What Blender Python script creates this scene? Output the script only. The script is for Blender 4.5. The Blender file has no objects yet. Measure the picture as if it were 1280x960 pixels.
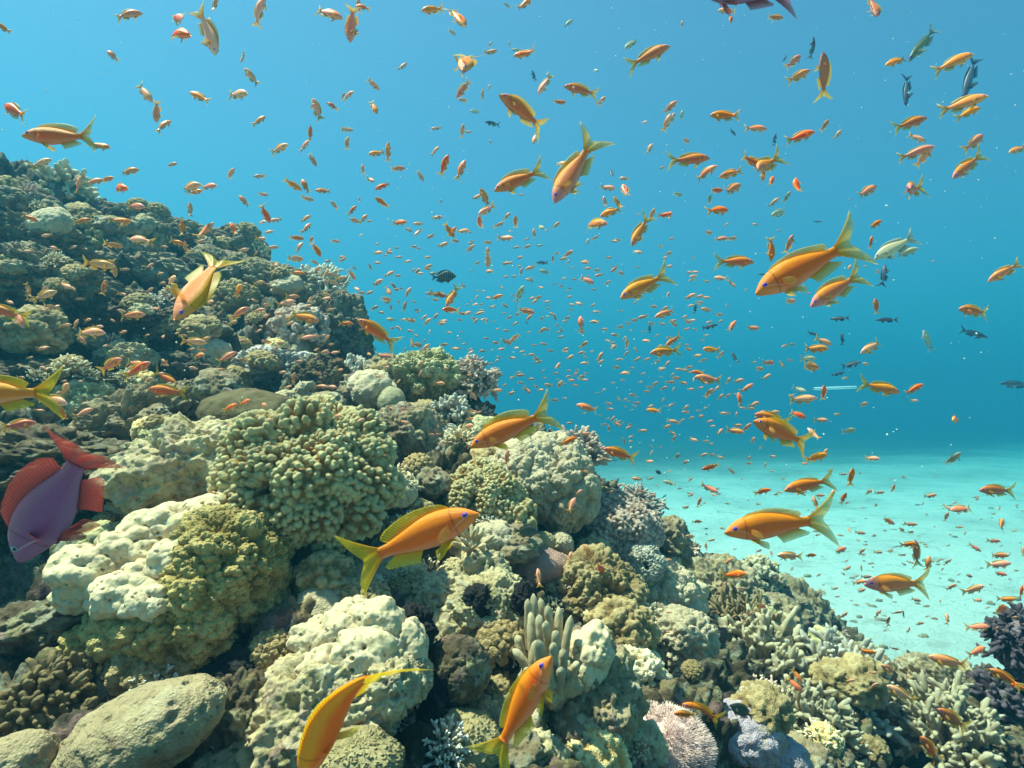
import bpy, bmesh, math, random
import numpy as np
from mathutils import Vector, Matrix
from mathutils.bvhtree import BVHTree

random.seed(7)
rng = np.random.default_rng(7)
sc = bpy.context.scene
COL = sc.collection
R_ = math.radians

# ------------------------------------------------------------------ camera, world, sun, exposure
FPX = 763.0                      # focal length in pixels of the 1280 px wide photograph
PITCH = R_(3.75)
cam_d = bpy.data.cameras.new('camera')
cam_d.sensor_width = 36.0
cam_d.lens = 36.0 * FPX / 1280.0
cam_d.clip_start = 0.02
cam_d.clip_end = 2000.0
cam = bpy.data.objects.new('camera', cam_d)
COL.objects.link(cam)
cam.location = (0, 0, 0)
cam.rotation_euler = (R_(90) + PITCH, 0, 0)
sc.camera = cam

SUN_EL, SUN_AZ = R_(66), R_(-84)        # azimuth measured from +Y towards +X
world = bpy.data.worlds.new('World')
sc.world = world
world.use_nodes = True
wn = world.node_tree
wn.nodes.clear()
sky = wn.nodes.new('ShaderNodeTexSky')
sky.sky_type = 'NISHITA'
sky.sun_disc = False
sky.sun_elevation = SUN_EL
sky.sun_rotation = SUN_AZ
bg = wn.nodes.new('ShaderNodeBackground')
bg.inputs['Strength'].default_value = 0.05
wo = wn.nodes.new('ShaderNodeOutputWorld')
wn.links.new(sky.outputs[0], bg.inputs[0])
wn.links.new(bg.outputs[0], wo.inputs[0])

sun_d = bpy.data.lights.new('sun', 'SUN')
sun_d.energy = 5.0
sun_d.angle = R_(1.2)
sun_d.color = (1.0, 0.81, 0.60)
sun = bpy.data.objects.new('sun', sun_d)
COL.objects.link(sun)
sdir = Vector((math.sin(SUN_AZ) * math.cos(SUN_EL), math.cos(SUN_AZ) * math.cos(SUN_EL), math.sin(SUN_EL)))
sun.rotation_euler = sdir.to_track_quat('Z', 'Y').to_euler()

sc.view_settings.view_transform = 'Standard'
sc.view_settings.look = 'None'
sc.view_settings.gamma = 1.0
sc.view_settings.use_curve_mapping = False
sc.view_settings.exposure = 1.8
sc.cycles.use_denoising = True
sc.cycles.max_bounces = 6
sc.cycles.diffuse_bounces = 3
sc.cycles.glossy_bounces = 1
sc.cycles.transmission_bounces = 2
sc.cycles.transparent_max_bounces = 8
sc.cycles.volume_bounces = 1
sc.cycles.caustics_reflective = False
sc.cycles.caustics_refractive = False

HAZE_DENSITY = 0.092
HAZE_COLOR = (0.026, 0.152, 0.250)
HAZE_G = 0.36
HAZE_ABSORB = (0.0, 0.30, 0.38)

# ------------------------------------------------------------------ camera geometry helpers
FWD = np.array([0, math.cos(PITCH), math.sin(PITCH)])
UPV = np.array([0, -math.sin(PITCH), math.cos(PITCH)])
RGT = np.array([1.0, 0, 0])

def ray(px, py):
    return FWD + RGT * ((px - 640) / FPX) + UPV * ((480 - py) / FPX)

def at(px, py, d):
    return ray(px, py) * d

# ------------------------------------------------------------------ noise
_perm = rng.permutation(256)
_perm = np.concatenate([_perm, _perm, _perm])
_grad = rng.normal(size=(256, 3)); _grad /= np.linalg.norm(_grad, axis=1)[:, None]
_jit = rng.random((256, 3))

def _h(i, j, k):
    return _perm[_perm[_perm[i & 255] + (j & 255)] + (k & 255)]

def perlin(p):
    p = np.asarray(p, float)
    i = np.floor(p).astype(int); f = p - i
    u = f * f * f * (f * (f * 6 - 15) + 10)
    r = 0
    for a in (0, 1):
        for b in (0, 1):
            for c in (0, 1):
                g = _grad[_h(i[:, 0] + a, i[:, 1] + b, i[:, 2] + c)]
                d = (g * (f - (a, b, c))).sum(1)
                w = (u[:, 0] if a else 1 - u[:, 0]) * (u[:, 1] if b else 1 - u[:, 1]) * (u[:, 2] if c else 1 - u[:, 2])
                r = r + d * w
    return r * 1.5

def fbm(p, octs=4, gain=0.5, lac=2.03):
    r = 0; a = 1.0; q = np.asarray(p, float)
    for o in range(octs):
        r = r + a * perlin(q + 17.3 * o); a *= gain; q = q * lac
    return r

def worley(p):
    p = np.asarray(p, float)
    i = np.floor(p).astype(int)
    f1 = np.full(len(p), 9.0); f2 = np.full(len(p), 9.0)
    for a in (-1, 0, 1):
        for b in (-1, 0, 1):
            for c in (-1, 0, 1):
                j = _jit[_h(i[:, 0] + a, i[:, 1] + b, i[:, 2] + c)]
                d = np.linalg.norm(i + (a, b, c) + j - p, axis=1)
                n1 = np.minimum(f1, d)
                f2 = np.minimum(f2, np.maximum(f1, d))
                f1 = n1
    return f1, f2

def bumps(p, rad=0.75):
    f1, _ = worley(p)
    return np.sqrt(np.clip(1 - (f1 / rad) ** 2, 0, 1))

# ------------------------------------------------------------------ mesh helpers
def new_mesh(name, v, f, smooth=True, attrs=None, mats=(), fmat=None):
    me = bpy.data.meshes.new(name)
    v = np.asarray(v, np.float32)
    if isinstance(f, np.ndarray):
        k = f.shape[1]
        me.vertices.add(len(v)); me.vertices.foreach_set('co', v.ravel())
        me.loops.add(f.size); me.loops.foreach_set('vertex_index', f.astype(np.int32).ravel())
        me.polygons.add(len(f))
        me.polygons.foreach_set('loop_start', np.arange(0, f.size, k, dtype=np.int32))
        me.polygons.foreach_set('loop_total', np.full(len(f), k, np.int32))
        me.update(calc_edges=True)
        me.validate()
    else:
        me.from_pydata(v.tolist(), [], f)
    for m in mats:
        me.materials.append(m)
    if fmat is not None:
        me.polygons.foreach_set('material_index', np.asarray(fmat, np.int32))
    if smooth:
        me.polygons.foreach_set('use_smooth', np.ones(len(me.polygons), bool))
    for n, a in (attrs or {}).items():
        at_ = me.attributes.new(n, 'FLOAT', 'POINT')
        at_.data.foreach_set('value', np.asarray(a, np.float32))
    me.update()
    return me

def link(name, me, parent=None, loc=None, mat=None):
    o = bpy.data.objects.new(name, me)
    COL.objects.link(o)
    if parent is not None:
        o.parent = parent
    if mat is not None:
        o.matrix_world = mat
    if loc is not None:
        o.location = loc
    return o

def tag(o, label, cat, group=None):
    o['label'] = label; o['category'] = cat
    if group:
        o['group'] = group
    return o

def thing(name, label, cat, loc, group=None):
    o = bpy.data.objects.new(name, None)
    o.empty_display_size = 0.02
    COL.objects.link(o)
    o.location = loc
    return tag(o, label, cat, group)

_ico = {}
def ico(n):
    if n not in _ico:
        bm = bmesh.new()
        bmesh.ops.create_icosphere(bm, subdivisions=n, radius=1)
        v = np.array([x.co[:] for x in bm.verts]); f = np.array([[q.index for q in p.verts] for p in bm.faces])
        bm.free(); _ico[n] = (v, f)
    return _ico[n]

def vnormals(v, f):
    n = np.cross(v[f[:, 1]] - v[f[:, 0]], v[f[:, 2]] - v[f[:, 0]])
    r = np.zeros_like(v)
    for k in range(3):
        np.add.at(r, f[:, k], n)
    return r / (np.linalg.norm(r, axis=1)[:, None] + 1e-12)

def frame(zdir, spin=0.0):
    z = np.asarray(zdir, float); z = z / np.linalg.norm(z)
    a = np.array([1.0, 0, 0]) if abs(z[0]) < 0.8 else np.array([0, 1.0, 0])
    x = np.cross(a, z); x /= np.linalg.norm(x); y = np.cross(z, x)
    c, s = math.cos(spin), math.sin(spin)
    return np.stack([c * x + s * y, -s * x + c * y, z], 1)

def mat4(rot, loc, scale=1.0):
    m = np.eye(4); m[:3, :3] = np.asarray(rot) * (np.asarray(scale) if np.ndim(scale) else scale); m[:3, 3] = loc
    return Matrix(m.tolist())

# ------------------------------------------------------------------ materials
def nt(name):
    m = bpy.data.materials.new(name); m.use_nodes = True
    t = m.node_tree; t.nodes.clear()
    out = t.nodes.new('ShaderNodeOutputMaterial')
    b = t.nodes.new('ShaderNodeBsdfPrincipled')
    t.links.new(b.outputs[0], out.inputs[0])
    return m, t, b, out

def N(t, kind, **kw):
    n = t.nodes.new(kind)
    for k, v in kw.items():
        if k in n.inputs.keys() if hasattr(n.inputs, 'keys') else False:
            n.inputs[k].default_value = v
        else:
            setattr(n, k, v)
    return n

def ramp(t, stops, src, interp='LINEAR'):
    r = t.nodes.new('ShaderNodeValToRGB')
    r.color_ramp.interpolation = interp
    while len(r.color_ramp.elements) < len(stops):
        r.color_ramp.elements.new(0.5)
    for e, (p, c) in zip(r.color_ramp.elements, stops):
        e.position = p; e.color = (*c, 1) if len(c) == 3 else c
    t.links.new(src, r.inputs[0])
    return r.outputs[0]

def mixc(t, fac, a, b, mode='MIX'):
    m = t.nodes.new('ShaderNodeMix'); m.data_type = 'RGBA'; m.blend_type = mode
    for s, k in ((fac, 0), (a, 6), (b, 7)):
        if isinstance(s, (int, float)):
            m.inputs[k].default_value = s
        elif isinstance(s, tuple):
            m.inputs[k].default_value = (*s, 1)
        else:
            t.links.new(s, m.inputs[k])
    return m.outputs[2]

def coords(t, scale, kind='Object'):
    tc = t.nodes.new('ShaderNodeTexCoord')
    mp = t.nodes.new('ShaderNodeMapping')
    mp.inputs['Scale'].default_value = (scale,) * 3
    t.links.new(tc.outputs[kind], mp.inputs[0])
    return mp.outputs[0]

def noise(t, vec, scale, detail=6, rough=0.6):
    n = t.nodes.new('ShaderNodeTexNoise')
    n.inputs['Scale'].default_value = scale; n.inputs['Detail'].default_value = detail; n.inputs['Roughness'].default_value = rough
    t.links.new(vec, n.inputs['Vector'])
    return n.outputs['Fac']

def noise_col(t, vec, scale):
    n = t.nodes.new('ShaderNodeTexNoise'); n.inputs['Scale'].default_value = scale; n.inputs['Detail'].default_value = 4
    t.links.new(vec, n.inputs['Vector'])
    return n.outputs['Color']

def voro(t, vec, scale, feature='F1', rnd=1.0):
    n = t.nodes.new('ShaderNodeTexVoronoi'); n.feature = feature
    n.inputs['Scale'].default_value = scale; n.inputs['Randomness'].default_value = rnd
    t.links.new(vec, n.inputs['Vector'])
    return n.outputs['Distance']

def bump(t, b, h, dist, strength=1.0, prev=None):
    n = t.nodes.new('ShaderNodeBump')
    n.inputs['Strength'].default_value = strength; n.inputs['Distance'].default_value = dist
    t.links.new(h, n.inputs['Height'])
    if prev is not None:
        t.links.new(prev, n.inputs['Normal'])
    t.links.new(n.outputs[0], b.inputs['Normal'])
    return n.outputs[0]

def coral_mat(name, c1, c2, c3=None, patch=9.0, fine=220.0, bump_d=0.0025, polyp=None, tip=None, rough=0.85, spots=0.35, crust=0.0):
    """mottled living tissue or bare limestone: two or three colours in patches, fine grain, optional polyp pits; tip = colour of growing tips"""
    m, t, b, o = nt(name)
    c1, c2, c3, tip = [None if c is None else (min(.88, c[0] * 1.17), c[1] * .95, c[2] * .80) for c in (c1, c2, c3, tip)]
    v = coords(t, 1.0, 'Object')
    n1 = noise(t, v, patch, 8, 0.68)
    col = ramp(t, [(0.34, c1), (0.62, c2)], n1)
    if c3 is not None:
        n2 = noise(t, v, patch * 2.7, 6, 0.7)
        f = ramp(t, [(0.55, (0, 0, 0)), (0.66, (1, 1, 1))], n2)
        col = mixc(t, f, col, c3)
    n3 = noise(t, v, fine * 0.35, 5, 0.75)
    col = mixc(t, spots, col, ramp(t, [(0.3, (0.45, 0.45, 0.42)), (0.62, (1.25, 1.25, 1.2))], n3), 'MULTIPLY')
    if crust:
        vc = t.nodes.new('ShaderNodeTexVoronoi'); vc.inputs['Scale'].default_value = 26
        wv = mixc(t, .12, v, noise_col(t, v, 30.0), 'ADD')
        t.links.new(wv, vc.inputs['Vector'])
        sep = t.nodes.new('ShaderNodeSeparateColor'); t.links.new(vc.outputs['Color'], sep.inputs[0])
        enc = ramp(t, [(0.0, (.30, .17, .17)), (.16, (.36, .25, .13)), (.30, (.12, .13, .05)), (.44, (.46, .44, .33)), (.60, (.20, .21, .16)), (.74, (.10, .08, .07)), (.88, (.40, .36, .20))], sep.outputs[0], 'CONSTANT')
        gate = ramp(t, [(0.46, (0, 0, 0)), (0.56, (crust,) * 3)], noise(t, v, patch * 1.6 + 3, 5, .7))
        col = mixc(t, gate, col, enc)
        pores = ramp(t, [(0.10, (.25, .24, .22)), (0.22, (1, 1, 1))], voro(t, v, 75.0))
        col = mixc(t, .8, col, pores, 'MULTIPLY')
    if tip is not None:
        a = t.nodes.new('ShaderNodeAttribute'); a.attribute_name = 'tip'
        col = mixc(t, ramp(t, [(0.40, (0, 0, 0)), (0.95, (1, 1, 1))], a.outputs['Fac']), col, tip)
    info = t.nodes.new('ShaderNodeObjectInfo')
    hs = t.nodes.new('ShaderNodeHueSaturation')
    mr = t.nodes.new('ShaderNodeMapRange')
    mr.inputs['To Min'].default_value = 0.86; mr.inputs['To Max'].default_value = 1.12
    t.links.new(info.outputs['Random'], mr.inputs['Value'])
    t.links.new(mr.outputs[0], hs.inputs['Value'])
    t.links.new(col, hs.inputs['Color'])
    t.links.new(hs.outputs[0], b.inputs['Base Color'])
    b.inputs['Roughness'].default_value = rough
    b.inputs['Specular IOR Level'].default_value = 0.2
    pn = bump(t, b, noise(t, v, fine, 6, 0.7), bump_d * 1.5, 0.9)
    if polyp:
        pn = bump(t, b, voro(t, v, polyp), bump_d * 1.4, 0.8, pn)
    return m

M = {}
M['rock_pale'] = coral_mat('pale limestone', (0.40, 0.38, 0.24), (0.62, 0.60, 0.44), (0.22, 0.22, 0.10), 11, 180, 0.004, crust=0.55)
M['rock_mossy'] = coral_mat('algae covered rock', (0.15, 0.13, 0.08), (0.44, 0.40, 0.29), (0.09, 0.085, 0.045), 13, 200, 0.004, crust=0.6)
M['rock_brown'] = coral_mat('brown reef rock', (0.05, 0.042, 0.03), (0.14, 0.12, 0.08), (0.24, 0.22, 0.15), 9, 160, 0.005, crust=0.5)  # brown deepened in colour so rocks filling the hollows look shaded
M['slope'] = coral_mat('reef slope rock', (0.022, 0.020, 0.015), (0.085, 0.075, 0.05), (0.20, 0.18, 0.12), 5, 110, 0.006, crust=0.6)  # colour darkened to stand in for shade in the gaps between colonies
M['wall'] = coral_mat('encrusted wall rock', (0.075, 0.065, 0.05), (0.29, 0.26, 0.19), (0.15, 0.10, 0.085), 7, 130, 0.005, crust=0.6)
M['boulder'] = coral_mat('tan massive coral', (0.27, 0.245, 0.165), (0.37, 0.335, 0.235), (0.21, 0.18, 0.12), 14, 420, 0.0012, 330, spots=0.3, crust=0.22)
M['cream'] = coral_mat('cream coral', (0.44, 0.30, 0.11), (0.64, 0.47, 0.20), None, 14, 260, 0.0012, 420, tip=(0.88, 0.77, 0.48), spots=0.25)
M['cream_base'] = coral_mat('shaded coral base', (0.15, 0.13, 0.06), (0.22, 0.19, 0.09), None, 14, 200, 0.003)  # core coloured dark to paint the shade between branches
M['white_coral'] = coral_mat('bleached cream coral', (0.44, 0.42, 0.30), (0.64, 0.61, 0.46), (0.34, 0.32, 0.19), 9, 160, 0.0008, None, spots=0.22, crust=0.28)
M['olive'] = coral_mat('olive soft coral', (0.20, 0.17, 0.06), (0.36, 0.31, 0.12), None, 16, 260, 0.002, 300, tip=(0.48, 0.43, 0.20), spots=0.4)
M['grey_soft'] = coral_mat('grey soft coral', (0.36, 0.34, 0.26), (0.52, 0.50, 0.40), None, 14, 300, 0.0015, 260, spots=0.35)
M['pink'] = coral_mat('pinkish coral', (0.36, 0.27, 0.25), (0.52, 0.42, 0.39), None, 12, 300, 0.0015, 300, tip=(0.76, 0.68, 0.64))
M['mauve'] = coral_mat('mauve massive coral', (0.30, 0.20, 0.20), (0.42, 0.29, 0.28), None, 12, 300, 0.0015, 260)
M['blue_grey'] = coral_mat('blue grey coral', (0.20, 0.24, 0.26), (0.32, 0.36, 0.38), None, 12, 260, 0.0015, 300, tip=(0.60, 0.63, 0.66))
M['stag'] = coral_mat('staghorn coral', (0.34, 0.31, 0.20), (0.54, 0.49, 0.34), None, 12, 260, 0.0015, 420, tip=(0.82, 0.78, 0.62))
M['brown_coral'] = coral_mat('brown branching coral', (0.18, 0.14, 0.07), (0.30, 0.25, 0.13), None, 12, 260, 0.0015, 380, tip=(0.42, 0.37, 0.22))
M['white_tip'] = coral_mat('white tipped coral', (0.34, 0.36, 0.32), (0.50, 0.52, 0.47), None, 12, 260, 0.0015, 380, tip=(0.82, 0.84, 0.82))
M['green_coral'] = coral_mat('pale green coral', (0.20, 0.22, 0.11), (0.36, 0.38, 0.21), None, 12, 260, 0.0015, 260, tip=(0.5, 0.52, 0.34))
M['finger'] = coral_mat('finger soft coral', (0.58, 0.52, 0.34), (0.72, 0.66, 0.46), None, 12, 400, 0.001, 520, tip=(0.80, 0.76, 0.58))
M['purple_porites'] = coral_mat('lilac massive coral', (0.30, 0.28, 0.40), (0.42, 0.40, 0.55), (0.30, 0.29, 0.20), 8, 300, 0.0015, 300)
M['purple_dark'] = coral_mat('dark violet coral', (0.035, 0.03, 0.055), (0.075, 0.065, 0.11), None, 12, 260, 0.002, 300, tip=(0.19, 0.17, 0.25))
M['xenia'] = coral_mat('white pulsing soft coral', (0.56, 0.47, 0.50), (0.70, 0.60, 0.64), None, 12, 300, 0.001, tip=(0.74, 0.64, 0.70))
M['black_sponge'] = coral_mat('black sponge', (0.008, 0.009, 0.014), (0.022, 0.024, 0.032), None, 14, 220, 0.004, rough=0.7)
M['maze'] = coral_mat('maze coral', (0.26, 0.24, 0.13), (0.40, 0.38, 0.24), None, 10, 200, 0.002)
M['dome_brown'] = coral_mat('brown dome coral', (0.085, 0.08, 0.045), (0.14, 0.13, 0.075), None, 6, 420, 0.001, 360, spots=0.25)  # dark tone puts the shade around this dome into its colour
M['dome_green'] = coral_mat('grey green dome coral', (0.30, 0.32, 0.22), (0.38, 0.40, 0.28), None, 6, 420, 0.001, 360, spots=0.2)

def sand_mat():
    m, t, b, o = nt('white coral sand')
    v = coords(t, 1.0)
    n1 = noise(t, v, 0.35, 8, 0.62)
    col = ramp(t, [(0.33, (0.48, 0.54, 0.50)), (0.55, (0.66, 0.73, 0.68))], n1)
    n2 = noise(t, v, 2.2, 8, 0.7)
    f = ramp(t, [(0.54, (0, 0, 0)), (0.70, (1, 1, 1))], n2)
    col = mixc(t, mixc(t, 0.7, (0, 0, 0), f), col, (0.30, 0.29, 0.22))
    n4 = noise(t, v, 0.16, 6, 0.6)
    col = mixc(t, ramp(t, [(0.56, (0, 0, 0)), (0.70, (.6, .6, .6))], n4), col, (0.20, 0.21, 0.15))
    # farther out the sand colour darkens towards the water, painting in the haze's fade
    sx = t.nodes.new('ShaderNodeSeparateXYZ'); t.links.new(v, sx.inputs[0])
    wob = t.nodes.new('ShaderNodeMath'); wob.operation = 'MULTIPLY_ADD'; t.links.new(noise(t, v, 0.30, 7, .65), wob.inputs[0]); wob.inputs[1].default_value = 15.0
    t.links.new(sx.outputs[1], wob.inputs[2])
    lin = t.nodes.new('ShaderNodeMath'); lin.operation = 'MULTIPLY_ADD'; lin.inputs[1].default_value = -0.45; t.links.new(sx.outputs[0], lin.inputs[0])
    off = t.nodes.new('ShaderNodeMath'); off.operation = 'SUBTRACT'; off.inputs[1].default_value = 9.5
    t.links.new(wob.outputs[0], off.inputs[0]); t.links.new(off.outputs[0], lin.inputs[2])
    mrr = t.nodes.new('ShaderNodeMapRange'); mrr.inputs['From Min'].default_value = 8.0; mrr.inputs['From Max'].default_value = 24.0; mrr.interpolation_type = 'SMOOTHSTEP'
    t.links.new(lin.outputs[0], mrr.inputs['Value'])
    col = mixc(t, mrr.outputs[0], col, (0.13, 0.14, 0.10))
    t.links.new(col, b.inputs['Base Color'])
    b.inputs['Roughness'].default_value = 0.95
    b.inputs['Specular IOR Level'].default_value = 0.1
    p1 = bump(t, b, noise(t, v, 3.5, 9, 0.7), 0.16, 1.0)
    bump(t, b, noise(t, v, 60.0, 5, 0.7), 0.008, 0.8, p1)
    return m
M['sand'] = sand_mat()

# ------------------------------------------------------------------ the seabed and the water haze
SAND_Z = -1.85
def build_sand():
    n = 240
    u = np.linspace(-1, 1, n)
    ax = np.sign(u) * (np.abs(u) ** 3) * 140
    X, Y = np.meshgrid(ax, ax + 6)
    P = np.stack([X.ravel(), Y.ravel(), np.zeros(n * n)], 1)
    P[:, 2] = SAND_Z + 0.10 * fbm(P * 0.22, 3) + 0.03 * fbm(P * 1.3, 3)
    far = np.clip(np.hypot(P[:, 0], P[:, 1]) - 9, 0, 90)          # the bed climbs gently away from the reef
    P[:, 2] += far * 0.021 * (1 - far / 260) + np.clip(far / 12, 0, 1) * .05 * fbm(P * 0.3 + 3, 2)
    i = np.arange(n * n).reshape(n, n)
    f = np.stack([i[:-1, :-1], i[:-1, 1:], i[1:, 1:], i[1:, :-1]], -1).reshape(-1, 4)
    o = link('sea_bed', new_mesh('sea_bed', P, f, mats=[M['sand']]))
    o['kind'] = 'structure'
build_sand()

def build_haze():
    m = bpy.data.materials.new('sea water haze'); m.use_nodes = True
    t = m.node_tree; t.nodes.clear()
    out = t.nodes.new('ShaderNodeOutputMaterial')
    pv = t.nodes.new('ShaderNodeVolumePrincipled')
    pv.inputs['Color'].default_value = (*HAZE_COLOR, 1)
    pv.inputs['Absorption Color'].default_value = (*HAZE_ABSORB, 1)
    pv.inputs['Density'].default_value = HAZE_DENSITY
    pv.inputs['Anisotropy'].default_value = HAZE_G
    t.links.new(pv.outputs[0], out.inputs['Volume'])
    x, y0, y1, z0, z1 = 160, -150, 165, -5.0, 7.5
    v = [(a, b_, c) for a in (-x, x) for b_ in (y0, y1) for c in (z0, z1)]
    f = [(0, 1, 3, 2), (4, 6, 7, 5), (0, 4, 5, 1), (2, 3, 7, 6), (0, 2, 6, 4), (1, 5, 7, 3)]
    o = link('haze', new_mesh('haze', v, f, smooth=False, mats=[m]))
    o['kind'] = 'stuff'
build_haze()

# ------------------------------------------------------------------ the reef slope (one terrain sheet, thin-plate surface through survey points)
CTRL = [  # photo x, photo y, distance ahead in metres
 (0,1010,.62),(200,1010,.64),(450,1010,.68),(650,1010,.74),(830,1000,1.0),(1000,1000,1.35),(1280,1000,1.6),
 (50,870,.78),(230,780,.95),(330,850,.85),(460,870,.86),(600,850,.98),(740,870,1.05),(850,890,1.4),(960,850,1.9),(1100,900,2.2),(1250,870,1.9),
 (0,740,1.35),(60,680,1.6),(120,690,1.3),(240,700,1.08),(390,690,1.15),(480,720,1.2),(600,710,1.4),(680,720,1.55),(780,740,1.75),(860,760,2.3),(950,780,2.9),(1030,820,3.1),
 (50,580,1.75),(210,600,1.45),(400,590,1.4),(540,620,1.65),(680,620,1.9),(790,670,2.15),(850,700,2.7),(950,735,3.5),(1010,780,3.7),
 (100,510,2.0),(310,530,1.9),(430,510,2.15),(510,500,2.2),(590,510,2.35),(660,570,2.3),(730,600,2.4),
 (0,430,2.0),(150,420,2.3),(300,420,2.5),(400,440,2.65),(440,460,2.8),
 (0,330,2.25),(100,340,2.5),(200,350,2.75),(300,370,2.95),(390,390,3.1),
 (0,250,2.45),(80,265,2.75),(180,300,3.05),(300,345,3.4),(395,385,3.6),
]
WCTRL = [(-3.2,4.6,.55),(-2,5.2,-.2),(-.9,5.6,-1.1),(-.6,4.2,-.6),(.0,3.4,-.95),(0.2,4.4,-1.9),(.75,3.9,-1.9),(1.4,4.7,-2.1),(2.2,4.9,-2.2),(2.1,4.0,-1.7),(2.6,3.4,-1.75),(3.1,2.7,-1.75),
         (3.6,4.2,-2.4),(0,6.5,-2.4),(-4.6,5,.9),(-4,2,1.0),(-2.5,1.0,.1),(-1.5,.4,-.25),(0,.2,-.42),(2,.5,-.95),(3.4,1.5,-1.5),(4.5,3,-2.3),(-3,7.5,-1.2)]
pts = np.array([at(*c) for c in CTRL] + [np.array(w, float) for w in WCTRL])
def tps_fit(p, lam=0.004):
    n = len(p)
    d = np.linalg.norm(p[:, None, :2] - p[None, :, :2], axis=2)
    K = d * d * np.log(d + 1e-9) + lam * np.eye(n)
    P = np.c_[np.ones(n), p[:, :2]]
    A = np.block([[K, P], [P.T, np.zeros((3, 3))]])
    s = np.linalg.solve(A, np.r_[p[:, 2], 0, 0, 0])
    return s[:n], s[n:]
W_, A_ = tps_fit(pts)
def height(xy):
    r = np.zeros(len(xy))
    for k in range(0, len(xy), 40000):
        q = xy[k:k + 40000]
        d = np.linalg.norm(q[:, None] - pts[None, :, :2], axis=2)
        r[k:k + 40000] = (d * d * np.log(d + 1e-9)) @ W_ + A_[0] + q @ A_[1:]
    return np.clip(r, -2.6, 2.0)

def fan(na, nr, r0, r1, a0=-80, a1=72):
    a = np.linspace(R_(a0), R_(a1), na); r = np.exp(np.linspace(math.log(r0), math.log(r1), nr))
    A, Rr = np.meshgrid(a, r)
    return np.stack([(np.sin(A) * Rr).ravel(), (np.cos(A) * Rr).ravel()], 1)

def grid_faces(nr, na):
    i = np.arange(nr * na).reshape(nr, na)
    return np.stack([i[:-1, :-1], i[:-1, 1:], i[1:, 1:], i[1:, :-1]], -1).reshape(-1, 4)

_xy = fan(130, 120, 0.22, 8.5)
_P = np.c_[_xy, height(_xy)]
_F = grid_faces(120, 130)
TERR = BVHTree.FromPolygons(_P.tolist(), _F.tolist())

def terrain_depth(px, py, default=30.0):
    r = ray(px, py); l = np.linalg.norm(r)
    hit = TERR.ray_cast(Vector((0, 0, 0)), Vector((r / l).tolist()), 60)
    d = default
    if hit[0] is not None:
        d = hit[3] / l
    if r[2] < 0:
        d = min(d, SAND_Z / r[2])
    return d

def build_slope():
    na, nr = 900, 800
    xy = fan(na, nr, 0.28, 8.0, -58, 56)
    z = height(xy)
    g = z.reshape(nr, na)
    P = np.c_[xy, z]
    Pg = P.reshape(nr, na, 3)
    du = np.gradient(Pg, axis=1); dv = np.gradient(Pg, axis=0)
    n = np.cross(du, dv).reshape(-1, 3); n /= np.linalg.norm(n, axis=1)[:, None]
    n[n[:, 2] < 0] *= -1
    dist = np.linalg.norm(P, axis=1)
    amp = np.clip(dist / 1.6, 0.35, 1.15)
    rid = 1 - np.abs(fbm(P * 2.4 + 5, 4))
    d = 0.11 * fbm(P * 1.7, 3) + 0.06 * (rid - 0.7) + 0.085 * (bumps(P * 5.0) - 0.5) + 0.05 * (bumps(P * 12.0 + 3) - .5) + 0.02 * fbm(P * 22, 3)
    f1, f2 = worley(P * 3.1 + 9)
    crack = np.clip(1 - (f2 - f1) / 0.16, 0, 1)
    d -= 0.07 * crack
    f1, f2 = worley(P * 8.0 + 2)
    d -= 0.03 * np.clip(1 - (f2 - f1) / 0.2, 0, 1)
    d += 0.022 * (bumps(P * 26.0) - .4) + 0.016 * np.abs(fbm(P * 34, 3)) + 0.012 * bumps(P * 55.0)
    P = P + n * (d * amp)[:, None]
    global TERR
    Q = P.reshape(nr, na, 3)[::2, ::2]
    TERR = BVHTree.FromPolygons(Q.reshape(-1, 3).tolist(), grid_faces(Q.shape[0], Q.shape[1]).tolist())
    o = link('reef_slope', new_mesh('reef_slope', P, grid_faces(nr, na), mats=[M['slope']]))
    o['kind'] = 'structure'
build_slope()
# ------------------------------------------------------------------ coral and rock builders
COLONIES = []                      # (centre, radius) used to keep the fish in front of the reef

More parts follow.
